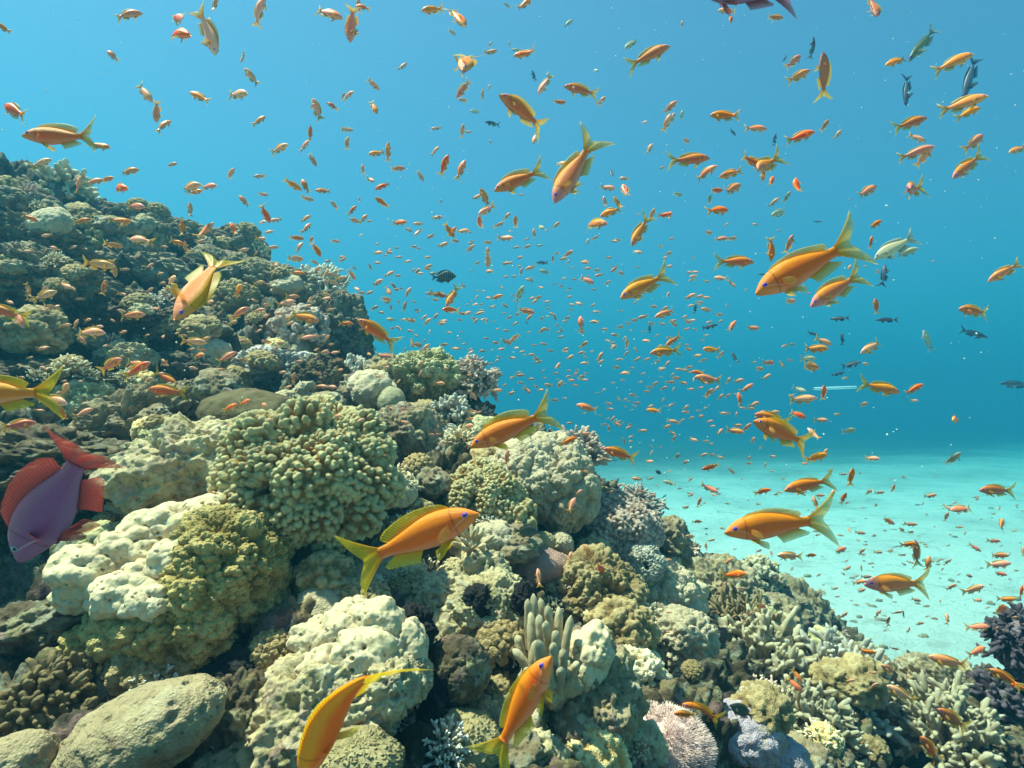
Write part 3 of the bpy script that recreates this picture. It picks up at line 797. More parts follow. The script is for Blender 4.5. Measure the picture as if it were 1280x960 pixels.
# the left wall
colony('acropora_coral', 'pale branching coral on top of the left wall, below the large orange fish', 'coral', 72, 250, 44, 'stub', 'stag', 80, 120, 2.75, .7, length=.4)
wall = [
 (20, 262, 52, 26, 2.35, 'lobes', 'wall', 'shelf of plated coral at the left edge, at the top of the wall'),
 (42, 300, 56, 26, 2.30, 'plates', 'wall', 'overlapping coral shelves below the top left shelf'),
 (118, 308, 40, 30, 2.70, 'bushy', 'green_coral', 'yellow green lumpy coral on the upper left wall'),
 (165, 288, 46, 24, 2.95, 'bushy', 'wall', 'lumpy coral on the wall crest right of the pale branching coral'),
 (225, 305, 46, 26, 3.15, 'bushy', 'wall', 'rough coral crest of the left wall near the head down fish'),
 (170, 335, 62, 30, 2.75, 'rock', 'wall', 'wall shelf in the middle of the upper left wall'),
 (300, 312, 34, 24, 3.3, 'lobes', 'wall', 'rounded coral cap on the crest above the head down fish tail'),
 (345, 362, 46, 28, 3.3, 'bushy', 'rock_mossy', 'lumpy coral shoulder at the right end of the wall crest'),
 (282, 350, 52, 30, 3.0, 'rock', 'wall', 'rough coral shelf right of the head down fish'),
 (50, 352, 72, 34, 2.15, 'plates', 'wall', 'broad shelf of the left wall at mid height'),
 (15, 412, 42, 24, 1.95, 'rock', 'rock_pale', 'pale rounded ledge at the left edge of the frame'),
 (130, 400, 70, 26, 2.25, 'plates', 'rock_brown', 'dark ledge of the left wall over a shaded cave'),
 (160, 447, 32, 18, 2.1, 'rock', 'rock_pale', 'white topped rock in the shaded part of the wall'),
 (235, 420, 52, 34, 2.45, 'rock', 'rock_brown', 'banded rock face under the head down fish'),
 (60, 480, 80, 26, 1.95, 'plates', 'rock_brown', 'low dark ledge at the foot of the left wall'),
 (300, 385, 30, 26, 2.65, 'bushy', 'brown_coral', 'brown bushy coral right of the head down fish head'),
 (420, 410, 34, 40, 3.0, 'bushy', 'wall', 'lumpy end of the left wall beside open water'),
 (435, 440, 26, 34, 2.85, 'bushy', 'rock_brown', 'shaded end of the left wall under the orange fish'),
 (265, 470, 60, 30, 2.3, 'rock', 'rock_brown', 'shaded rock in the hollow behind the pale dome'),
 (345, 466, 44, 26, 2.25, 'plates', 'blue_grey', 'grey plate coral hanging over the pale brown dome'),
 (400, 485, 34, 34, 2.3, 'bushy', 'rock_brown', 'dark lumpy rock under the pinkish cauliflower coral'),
]
for i, (px, py, rx, ry, dd, kd, mt, lb) in enumerate(wall):
    lump('wall_coral' if mt in ('wall', 'green_coral', 'brown_coral', 'blue_grey') else 'reef_rock', lb, 'coral' if mt in ('wall', 'green_coral', 'brown_coral', 'blue_grey') else 'rock', px, py, rx, ry, kd, mt, 130 + i, dd, -14 if py < 400 else -4, 7, 1.2, amp=1.1)
colony('cauliflower_coral', 'pinkish brown cauliflower coral on the left wall below the yellow tailed fish', 'coral', 372, 418, 38, 'smallclub', 'pink', 74, 160, 2.5, .9, length=.3)
colony('acropora_coral', 'spiky pale coral at the end of the wall crest', 'coral', 398, 365, 34, 'twig', 'white_tip', 70, 161, 3.35, .7, length=.45, fat=1.3)
colony('acropora_coral', 'white tipped table coral in the shade under the end of the left wall', 'coral', 432, 478, 34, 'stub', 'white_tip', 66, 162, 2.25, .5, length=.45)
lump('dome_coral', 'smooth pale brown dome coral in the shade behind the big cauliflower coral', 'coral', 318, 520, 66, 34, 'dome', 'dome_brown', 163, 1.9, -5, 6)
for i, (px, py, rx, ry, dd, lb) in enumerate([
        (282, 815, 40, 26, .93, 'black sponge in the hollow below the olive florets'),  # this sponge and the next made bigger to blacken the shaded hollow
        (300, 845, 34, 26, .88, 'second black sponge, lower one in the hollow below the olive florets'),
        (598, 752, 17, 17, 1.05, 'round black sponge left of the finger coral, the larger of the central pair'),
        (655, 747, 12, 17, 1.05, 'upright black sponge touching the top of the finger coral'),
        (518, 785, 20, 24, .92, 'black sponge beside the right shoulder of the cream knobbly rock'),
        (545, 905, 24, 60, .90, 'black sponge in the deep gap between the two bottom fish')]):
    lump('black_sponge', lb, 'sponge', px, py, rx * 1.15, ry * 1.1, 'sponge', 'black_sponge', 170 + i, dd, 0, 6)

# the white fuzzy soft coral: a body and a mass of hair-thin feathery polyps
def xenia():
    c, R, d = place(818, 932, 52, 1.12, .0)
    t = thing('pulsing_soft_coral', 'fuzzy pinkish white soft coral at the bottom edge, covered with hair thin polyps', 'coral', c - np.array([0, 0, .5 * R]))
    o = link('body', blob('body', (R * .8, R * .8, R * .7), M['xenia'], 5, 5, 'lobes', .7), t)
    o.location = Vector(c) - t.location
    r = np.random.default_rng(5)
    parts = []
    for i in range(700):
        z = r.uniform(-.3, 1); a = r.random() * 6.28
        dl = np.array([math.sqrt(1 - z * z) * math.cos(a), math.sqrt(1 - z * z) * math.sin(a) , z])
        p0 = dl * R * .78 * np.array([1, 1, .9])
        dv = dl + r.normal(size=3) * .22; dv /= np.linalg.norm(dv)
        L = R * r.uniform(.16, .3)
        parts.append(tube([p0, p0 + dv * L * .5, p0 + dv * L], [R * .014, R * .011, R * .009], 4))
        fr = frame(dv, r.random() * 6)
        for k in range(7):
            b = k / 7 * 6.28
            w = fr @ np.array([math.cos(b), math.sin(b), .75]); e = fr @ np.array([math.cos(b) * .7, math.sin(b) * .7, 1.3])
            q = p0 + dv * L
            parts.append(tube([q, q + w * R * .055, q + e * R * .1], [R * .008, R * .007, R * .004], 3))
    V, F, _ = join(parts)
    h = link('polyps', new_mesh('polyps', V, F, attrs={'tip': np.ones(len(V))}, mats=[M['xenia']]), t)
    h.location = Vector(c) - t.location
    h['kind'] = 'stuff'
    t.scale = (1.25, 1, .92)
xenia()

# smaller growth scattered over the bare slope
def tuft(mat, seed, n=26, style=0):
    r = np.random.default_rng(seed); parts = []
    base = [twig_mesh('t', M[mat], seed + i, 3, .13, .8, True, 7) if style == 0 else club_mesh('t', M[mat], seed + i, 3, 4.0, .34, .5) for i in range(3)]
    for i in range(n):
        me = base[i % 3]
        v = np.zeros(len(me.vertices) * 3, np.float32); me.vertices.foreach_get('co', v); v = v.reshape(-1, 3)
        f = np.array([p.vertices[:] for p in me.polygons]); a = np.zeros(len(v), np.float32); me.attributes['tip'].data.foreach_get('value', a)
        cz = 1 - (i + .5) / n * 1.0; an = i * 2.4
        s = math.sqrt(1 - cz * cz); dl = np.array([s * math.cos(an), s * math.sin(an), cz])
        v = (v * .5) @ frame(dl, i * 1.3).T + dl * np.array([.5, .5, .35])
        parts.append((v * .04, f, a))
    V, F, A = join(parts)
    for b_ in base: bpy.data.meshes.remove(b_)
    return new_mesh('coral_tuft', V, F, attrs={'tip': A}, mats=[M[mat]])
GROWTH = [  # name, colour word, mesh
 ('reef_rock', 'pale knobbly rock', 'rock', blob('reef_rock', (.04, .04, .032), M['rock_pale'], 5, 201, 'rock')),
 ('reef_rock', 'mossy rock', 'rock', blob('reef_rock', (.04, .04, .03), M['rock_mossy'], 5, 202, 'rock')),
 ('small_coral', 'grey lobed coral', 'coral', blob('small_coral', (.04, .04, .032), M['grey_soft'], 5, 203, 'lobes')),
 ('small_coral', 'brown bushy coral', 'coral', blob('small_coral', (.04, .04, .034), M['brown_coral'], 5, 204, 'bushy')),
 ('small_coral', 'pale green bushy coral', 'coral', blob('small_coral', (.04, .04, .03), M['green_coral'], 5, 205, 'bushy')),
 ('small_coral', 'cream knobbly coral', 'coral', blob('small_coral', (.04, .04, .034), M['cream'], 5, 206, 'bushy')),
 ('coral_tuft', 'tan branching coral', 'coral', tuft('stag', 211)),
 ('coral_tuft', 'white tipped branching coral', 'coral', tuft('white_tip', 221)),
 ('coral_tuft', 'pinkish branching coral', 'coral', tuft('pink', 231)),
 ('coral_tuft', 'cream cauliflower coral', 'coral', tuft('cream', 241, 34, 1)),
 ('coral_tuft', 'brown cauliflower coral', 'coral', tuft('brown_coral', 251, 34, 1)),
]
CLAND = [(385,600,'the big cream cauliflower coral'),(235,585,'the pale pitted rock'),(180,545,'the grey rock wedge'),(200,720,'the half bleached coral mound'),(178,910,'the tan oval boulder'),(455,800,'the cream knobbly rock'),
 (570,838,'the brown coral ball'),(684,790,'the finger coral'),(606,628,'the yellow cauliflower coral'),(685,600,'the grey soft mounds'),(668,706,'the mauve lobed coral'),(772,668,'the pinkish bushy soft coral'),
 (790,640,'the spiky blue grey coral'),(490,503,'the smooth green dome'),(567,518,'the white tipped ridge coral'),(590,480,'the pink grey ridge bush'),(533,472,'the pale green ridge coral'),(742,745,'the yellow brown bush'),
 (828,745,'the blue grey lumps'),(895,755,'the green grey rock ridge'),(948,722,'the bushy coral head'),(1000,772,'the grey rock cone'),(935,930,'the lilac coral'),(832,930,'the white fuzzy coral'),(1000,870,'the staghorn thickets'),
 (1185,870,'the mossy mound at right'),(1275,830,'the violet bush coral'),(72,250,'the pale branching wall coral'),(372,418,'the pinkish cauliflower coral'),(318,520,'the brown dome coral'),(395,365,'the spiky crest coral'),
 (50,352,'the broad wall shelf'),(118,308,'the yellow green wall coral'),(235,420,'the banded rock face'),(60,480,'the low dark ledge'),(300,312,'the rounded crest cap')]
ORD = ['', 'second ', 'third ', 'fourth ', 'fifth ', 'sixth ', 'seventh ', 'eighth ', 'ninth ', 'tenth ', 'eleventh ', 'twelfth ', 'thirteenth ']
def side_of(dx, dy):
    return ('right of' if dx > 0 else 'left of') if abs(dx) > abs(dy) else ('below' if dy > 0 else 'above')
gr = np.random.default_rng(77); gb = {}; ng = 0; tries = 0
while ng < 200 and tries < 8000:
    tries += 1
    px, py = gr.uniform(0, 1280), gr.uniform(215, 950)
    r0 = ray(px, py); l = np.linalg.norm(r0); u = Vector((r0 / l).tolist())
    hit = TERR.ray_cast(Vector((0, 0, 0)), u, 9)
    if hit[0] is None or hit[0].z < SAND_Z + .05: continue
    d = hit[3] / l
    if d < .8: continue
    c = np.array(hit[0][:])
    # leave the named colonies uncovered
    if any(np.linalg.norm(c - cc) < RR * .95 for cc, RR in COLONIES): continue
    if px < 110 and 590 < py < 770: continue
    if px < 400 and py > 590 and gr.random() < .7: continue
    if any((float((r0 / l) @ cc) < hit[3]) and (float(cc @ cc) - float((r0 / l) @ cc) ** 2) < (RR * .8) ** 2 for cc, RR in COLONIES): continue
    wall_ = px < 420 and py < 500
    k = int(gr.choice(len(GROWTH), p=np.array([2, 4, 2, 4, 1, .5, 2.5, 1.5, 2.5, 1, 3]) / 24))
    nm, cl, ct, me = GROWTH[k]
    s = gr.uniform(.6, 1.25) * (1.0 if d < 1.6 else 1.35)
    nrm = np.array(hit[1][:]); nrm = nrm if nrm[2] > 0 else -nrm
    o = link(nm, me)
    o.matrix_world = mat4(frame(nrm * .6 + np.array([0, -.15, .7]), gr.random() * 6.28), c + nrm * .004, np.array([1, 1, gr.uniform(.75, 1.1)]) * s)
    ds = [math.hypot(px - a, py - b) for a, b, _ in CLAND]; j = int(np.argmin(ds))
    gb.setdefault((cl, side_of(px - CLAND[j][0], py - CLAND[j][1]), CLAND[j][2]), []).append((ds[j], o, ct))
    ng += 1
# and on the rocks of the wall itself, where the first thing met along the sight line is bare rock
bpy.context.view_layer.update()
dg = bpy.context.evaluated_depsgraph_get()
nw = 0
for tries in range(900):
    if nw >= 46: break
    px, py = (gr.uniform(0, 450), gr.uniform(225, 500)) if nw < 42 else (gr.uniform(560, 1150), gr.uniform(560, 940))
    r0 = ray(px, py); u = Vector((r0 / np.linalg.norm(r0)).tolist())
    ok, loc, nrm, idx, ob, mw = sc.ray_cast(dg, Vector((0, 0, 0)), u, distance=9)
    if not ok or ob.name.split('.')[0] not in ('reef_rock', 'wall_coral', 'reef_slope') or (loc.length < 1.2): continue
    if nrm.z < -.2: continue
    k = int(gr.choice(len(GROWTH), p=np.array([.5, 4, 1.5, 5, .8, .2, 4, 1.5, 4, .5, 5]) / 27))
    nm, cl, ct, me = GROWTH[k]
    s = gr.uniform(.7, 1.5) * (1.2 if nw < 42 else .8)
    nv = np.array(nrm[:])
    o = link(nm, me)
    o.matrix_world = mat4(frame(nv * .5 + np.array([0, -.1, .7]), gr.random() * 6.28), np.array(loc[:]), np.array([1, 1, gr.uniform(.7, 1.0)]) * s)
    ds = [math.hypot(px - a_, py - b_) for a_, b_, _ in CLAND]; j = int(np.argmin(ds))
    gb.setdefault((cl, side_of(px - CLAND[j][0], py - CLAND[j][1]), CLAND[j][2]), []).append((ds[j], o, ct))
    nw += 1
for (cl, rel, nm), lst in gb.items():
    lst.sort(key=lambda q: q[0])
    for n, (_, o, ct) in enumerate(lst):
        tag(o, f"small {cl}, {'' if len(lst) == 1 else ORD[n] + 'nearest '}{rel} {nm}", ct, 'small growth on the reef slope')
# ------------------------------------------------------------------ fish
def fish_body_mat(name, top, mid, low, head, scale=True, rnd=0.0, rough=0.42):
    m, t, b, o = nt(name)
    a = t.nodes.new('ShaderNodeAttribute'); a.attribute_name = 'v'
    l = t.nodes.new('ShaderNodeAttribute'); l.attribute_name = 't'
    v = coords(t, 1.0, 'Object')
    wob = t.nodes.new('ShaderNodeMath'); wob.operation = 'MULTIPLY_ADD'
    t.links.new(noise(t, v, 6.0, 4), wob.inputs[0]); wob.inputs[1].default_value = .25
    t.links.new(a.outputs['Fac'], wob.inputs[2])
    col = ramp(t, [(0.20, low), (0.48, mid), (0.74, mid), (0.98, top)], wob.outputs[0])
    hd = mixc(t, ramp(t, [(0.10, (.7, .7, .7)), (0.25, (0, 0, 0))], l.outputs['Fac']), col, head)
    if scale:
        vo = t.nodes.new('ShaderNodeTexVoronoi'); vo.inputs['Scale'].default_value = 165
        t.links.new(v, vo.inputs['Vector'])
        hd = mixc(t, .35, hd, ramp(t, [(0.0, (1.15, 1.12, 1.08)), (0.75, (.80, .74, .70))], vo.outputs['Distance']), 'MULTIPLY')
        bump(t, b, vo.outputs['Distance'], -0.002, .3)
    if scale:                                     # the dark rim of the gill cover and the pale streak below the eye
        hd = mixc(t, 1.0, hd, ramp(t, [(.220, (1, 1, 1)), (.232, (.62, .55, .52)), (.246, (1, 1, 1))], l.outputs['Fac']), 'MULTIPLY')
        mm = t.nodes.new('ShaderNodeMath'); mm.operation = 'MULTIPLY_ADD'; mm.inputs[1].default_value = 1.5
        t.links.new(l.outputs['Fac'], mm.inputs[0]); t.links.new(a.outputs['Fac'], mm.inputs[2])
        st = ramp(t, [(.70, (0, 0, 0)), (.735, (.55, .55, .55)), (.77, (0, 0, 0))], mm.outputs[0])
        gt = ramp(t, [(.10, (0, 0, 0)), (.13, (1, 1, 1)), (.25, (1, 1, 1)), (.28, (0, 0, 0))], l.outputs['Fac'])
        hd = mixc(t, mixc(t, 1.0, st, gt, 'MULTIPLY'), hd, (.78, .42, .40))
    if rnd:
        info = t.nodes.new('ShaderNodeObjectInfo')
        hs = t.nodes.new('ShaderNodeHueSaturation')
        for inp, lo, hi, in (('Value', .8, 1.2), ('Saturation', .78, 1.05), ('Hue', .5 - rnd, .5 + rnd)):
            mr = t.nodes.new('ShaderNodeMapRange'); mr.inputs['To Min'].default_value = lo; mr.inputs['To Max'].default_value = hi
            mu = t.nodes.new('ShaderNodeMath'); mu.operation = 'FRACT'
            m2 = t.nodes.new('ShaderNodeMath'); m2.operation = 'MULTIPLY'; m2.inputs[1].default_value = {'Value': 1.0, 'Saturation': 7.3, 'Hue': 13.7}[inp]
            t.links.new(info.outputs['Random'], m2.inputs[0]); t.links.new(m2.outputs[0], mu.inputs[0]); t.links.new(mu.outputs[0], mr.inputs['Value'])
            t.links.new(mr.outputs[0], hs.inputs[inp])
        t.links.new(hd, hs.inputs['Color']); hd = hs.outputs[0]
    t.links.new(hd, b.inputs['Base Color'])
    b.inputs['Roughness'].default_value = rough
    b.inputs['Specular IOR Level'].default_value = .26
    return m

def fin_mat(name, c1, c2, trans=.5, clear=(.12, .62)):
    m, t, b, o = nt(name)
    a = t.nodes.new('ShaderNodeAttribute'); a.attribute_name = 't'
    l = t.nodes.new('ShaderNodeAttribute'); l.attribute_name = 'v'
    s = t.nodes.new('ShaderNodeMath'); s.operation = 'MULTIPLY'; s.inputs[1].default_value = 170
    t.links.new(a.outputs['Fac'], s.inputs[0])
    w = t.nodes.new('ShaderNodeMath'); w.operation = 'SINE'; t.links.new(s.outputs[0], w.inputs[0])
    wr = ramp(t, [(0.0, (.76, .74, .72)), (0.9, (1.06, 1.06, 1.05))], w.outputs[0])
    col = mixc(t, 1.0, ramp(t, [(0.0, c1), (0.8, c2)], l.outputs['Fac']), wr, 'MULTIPLY')
    t.links.new(col, b.inputs['Base Color'])
    b.inputs['Roughness'].default_value = .45
    tr = t.nodes.new('ShaderNodeBsdfTranslucent'); t.links.new(col, tr.inputs[0])
    tp = t.nodes.new('ShaderNodeBsdfTransparent')
    mx = t.nodes.new('ShaderNodeMixShader'); mx.inputs[0].default_value = trans
    t.links.new(b.outputs[0], mx.inputs[1]); t.links.new(tr.outputs[0], mx.inputs[2])
    m2 = t.nodes.new('ShaderNodeMixShader')
    t.links.new(ramp(t, [(0.1, (clear[0],) * 3), (1.0, (clear[1],) * 3)], l.outputs['Fac']), m2.inputs[0])
    t.links.new(mx.outputs[0], m2.inputs[1]); t.links.new(tp.outputs[0], m2.inputs[2])
    t.links.new(m2.outputs[0], o.inputs[0])
    return m

def eye_mat(name, iris, pupil=(.004, .004, .012)):
    m, t, b, o = nt(name)
    a = t.nodes.new('ShaderNodeAttribute'); a.attribute_name = 'v'
    c = ramp(t, [(0.0, pupil), (0.48, pupil), (0.54, iris), (0.85, iris), (0.95, tuple(x * .5 for x in iris))], a.outputs['Fac'])
    t.links.new(c, b.inputs['Base Color']); b.inputs['Roughness'].default_value = .08
    return m

def bar_mat():
    m, t, b, o = nt('dark banded skin')
    v = coords(t, 1.0)
    w = t.nodes.new('ShaderNodeTexWave'); w.bands_direction = 'X'; w.inputs['Scale'].default_value = 5.2; w.inputs['Distortion'].default_value = .6
    t.links.new(v, w.inputs['Vector'])
    t.links.new(ramp(t, [(0.62, (.014, .018, .022)), (0.9, (.16, .17, .15))], w.outputs['Fac']), b.inputs['Base Color'])
    b.inputs['Roughness'].default_value = .5
    return m

FM = {}
OR = ((.88, .23, .006), (.92, .115, .006), (.82, .23, .12), (.90, .22, .04))
FM['orange'] = (fish_body_mat('orange fish skin', *OR), fin_mat('yellow fin', (.86, .36, .01), (.80, .56, .015)), eye_mat('violet eye', (.16, .07, .62)))
FM['yellow'] = (fish_body_mat('amber fish skin', (.88, .31, .010), (.92, .18, .010), (.84, .32, .16), (.84, .26, .14)), FM['orange'][1], FM['orange'][2])
FM['peach'] = (fish_body_mat('peach fish skin', (.90, .26, .02), (.90, .16, .045), (.80, .30, .24), (.70, .20, .26)), FM['orange'][1], FM['orange'][2])
FM['red'] = (fish_body_mat('red orange fish skin', (.70, .16, .02), (.72, .14, .04), (.55, .20, .16), (.62, .16, .08)), FM['orange'][1], FM['orange'][2])
FM['small'] = (fish_body_mat('small orange fish skin', (.88, .20, .01), (.94, .125, .008), (.90, .30, .14), (.90, .27, .07), scale=False, rnd=.014), fin_mat('small yellow fin', (.84, .34, .02), (.82, .55, .12)), FM['orange'][2])
FM['pale'] = (fish_body_mat('pale silvery fish skin', (.36, .33, .20), (.50, .42, .26), (.56, .50, .38), (.46, .40, .28), scale=False, rnd=.02), fin_mat('pale fin', (.5, .48, .36), (.55, .55, .45)), FM['orange'][2])
FM['blue'] = (fish_body_mat('slate blue fish skin', (.05, .07, .11), (.09, .12, .17), (.22, .26, .30), (.06, .08, .12), scale=False, rnd=.02), fin_mat('slate fin', (.06, .08, .12), (.10, .13, .18)), FM['orange'][2])
FM['green'] = (fish_body_mat('grey green fish skin', (.07, .10, .06), (.17, .20, .12), (.36, .37, .27), (.12, .14, .09), scale=False), fin_mat('grey green fin', (.16, .18, .12), (.5, .5, .42)), FM['orange'][2])
FM['grey'] = (fish_body_mat('grey damsel skin', (.05, .06, .045), (.10, .115, .085), (.16, .17, .13), (.07, .08, .06)), fin_mat('grey damsel fin', (.06, .07, .05), (.10, .11, .08), .2), FM['orange'][2])
FM['dark'] = (bar_mat(), fin_mat('black fin', (.012, .015, .02), (.02, .025, .03), .1), eye_mat('dark eye', (.1, .1, .1)))
FM['purple'] = (fish_body_mat('violet fish skin', (.36, .10, .17), (.28, .06, .17), (.32, .12, .24), (.30, .09, .19)), fin_mat('red fin', (.34, .035, .05), (.62, .08, .06), .4, (.05, .6)), eye_mat('pale eye', (.32, .24, .36)))

PECT = fin_mat('clear amber pectoral fin', (.90, .34, .05), (.85, .50, .10), .5, (.40, .88))
PECT_OTHER = {'purple', 'grey', 'dark', 'blue', 'green', 'pale'}

#               t      up     low   half width     (fractions of the total length; body ends at t = 1)
ANTHIAS = [(0, .004, .004, .004), (.02, .020, .022, .013), (.05, .040, .040, .024), (.10, .068, .062, .038), (.16, .094, .081, .049), (.24, .117, .102, .058), (.34, .133, .118, .062),
           (.45, .136, .122, .060), (.57, .122, .110, .051), (.69, .098, .088, .039), (.80, .070, .065, .027), (.89, .052, .050, .018), (.96, .047, .046, .012), (1.0, .050, .049, .008)]
DISC = [(0, .004, .004, .004), (.03, .03, .03, .012), (.08, .075, .065, .024), (.15, .13, .11, .036), (.25, .19, .17, .045), (.38, .225, .205, .048), (.52, .22, .21, .043),
        (.66, .18, .175, .034), (.78, .12, .12, .024), (.87, .065, .065, .016), (.94, .042, .042, .010), (1.0, .045, .045, .007)]
SLIM = [(0, .003, .003, .003), (.03, .018, .018, .012), (.08, .036, .034, .022), (.16, .058, .055, .033), (.28, .078, .075, .042), (.42, .085, .084, .044), (.58, .078, .078, .039),
        (.74, .056, .056, .028), (.87, .034, .034, .016), (.95, .027, .027, .010), (1.0, .03, .03, .006)]
BODY_LEN = .72          # snout at x = +.5, tail root at x = -.22, tail tips at about -.5

def prof(table, t):
    a = np.array(table)
    return [np.interp(t, a[:, 0], a[:, k]) for k in (1, 2, 3)]

def xof(t):
    return .5 - BODY_LEN * t

def fish_body(table, nr, ns):
    tt = np.r_[0, (np.linspace(0, 1, nr) ** 1.25)[1:]]
    tt = tt * .995 + .005 * (tt > 0)
    up, lo, w = prof(table, tt)
    a = np.arange(ns) / ns * 2 * math.pi
    V, vv, tl = [], [], []
    for i in range(nr):
        ca, sa = np.cos(a), np.sin(a)
        y = w[i] * np.sign(ca) * np.abs(ca) ** .9
        z = np.where(sa > 0, up[i], lo[i]) * np.sign(sa) * np.abs(sa) ** .92 - .012 * math.exp(-(tt[i] / .08) ** 2)
        if nr > 20 and tt[i] < .075:                      # mouth: a crease slanting back along the lower jaw
            zm = -.016 - .25 * tt[i]
            y = y * (1 - .55 * np.exp(-((z - zm) / .006) ** 2))
        if nr > 20:                                        # edge of the gill cover
            g = math.exp(-((tt[i] - .235) / .012) ** 2)
            y = y * (1 - .07 * g * np.clip(1 - np.abs(sa) * 1.05, 0, 1) * 2)
        V.append(np.stack([np.full(ns, xof(tt[i])), y, z], 1))
        vv.append((sa + 1) / 2); tl.append(np.full(ns, tt[i]))
    V = np.concatenate(V); i = np.arange(nr * ns).reshape(nr, ns); j = np.roll(i, -1, 1)
    F = np.stack([i[:-1], i[1:], j[1:], j[:-1]], -1).reshape(-1, 4)
    F = np.concatenate([F[:, [0, 1, 2]], F[:, [0, 2, 3]]])
    F = np.concatenate([F, np.stack([j[0], i[0], np.full(ns, len(V))], 1)[:, ::1], np.stack([i[-1], j[-1], np.full(ns, len(V) + 1)], 1)])
    V = np.concatenate([V, [[xof(0) + .002, 0, -.012], [xof(1.0), 0, 0]]])
    return V, F, np.r_[np.concatenate(vv), .5, .5], np.r_[np.concatenate(tl), 0, 1]

def sheet(P, th):
    """P[u][v] centre points of a fin, u along its root, v outwards; returns a closed thin wedge"""
    P = np.asarray(P, float); nu, nv = P.shape[:2]
    nrm = np.cross(np.gradient(P, axis=0), np.gradient(P, axis=1)); nrm /= np.linalg.norm(nrm, axis=2)[..., None] + 1e-12
    h = th * (1 - .8 * np.linspace(0, 1, nv))[None, :, None]
    V = np.concatenate([(P + nrm * h).reshape(-1, 3), (P - nrm * h).reshape(-1, 3)])
    i = np.arange(nu * nv).reshape(nu, nv); k = nu * nv
    q = np.stack([i[:-1, :-1], i[1:, :-1], i[1:, 1:], i[:-1, 1:]], -1).reshape(-1, 4)
    rim = np.concatenate([i[0, :-1], i[:-1, -1], i[-1, :0:-1], i[:0:-1, 0]])
    rn = np.roll(rim, -1)
    F = np.concatenate([q, (q + k)[:, ::-1], np.stack([rim, rn, rn + k, rim + k], 1)])
    F = np.concatenate([F[:, [0, 1, 2]], F[:, [0, 2, 3]]])
    vv = np.tile(np.linspace(0, 1, nv)[None], (nu, 1)).ravel(); uu = np.tile(np.linspace(0, 1, nu)[:, None], (1, nv)).ravel()
    return V, F, np.r_[vv, vv], np.r_[uu, uu]

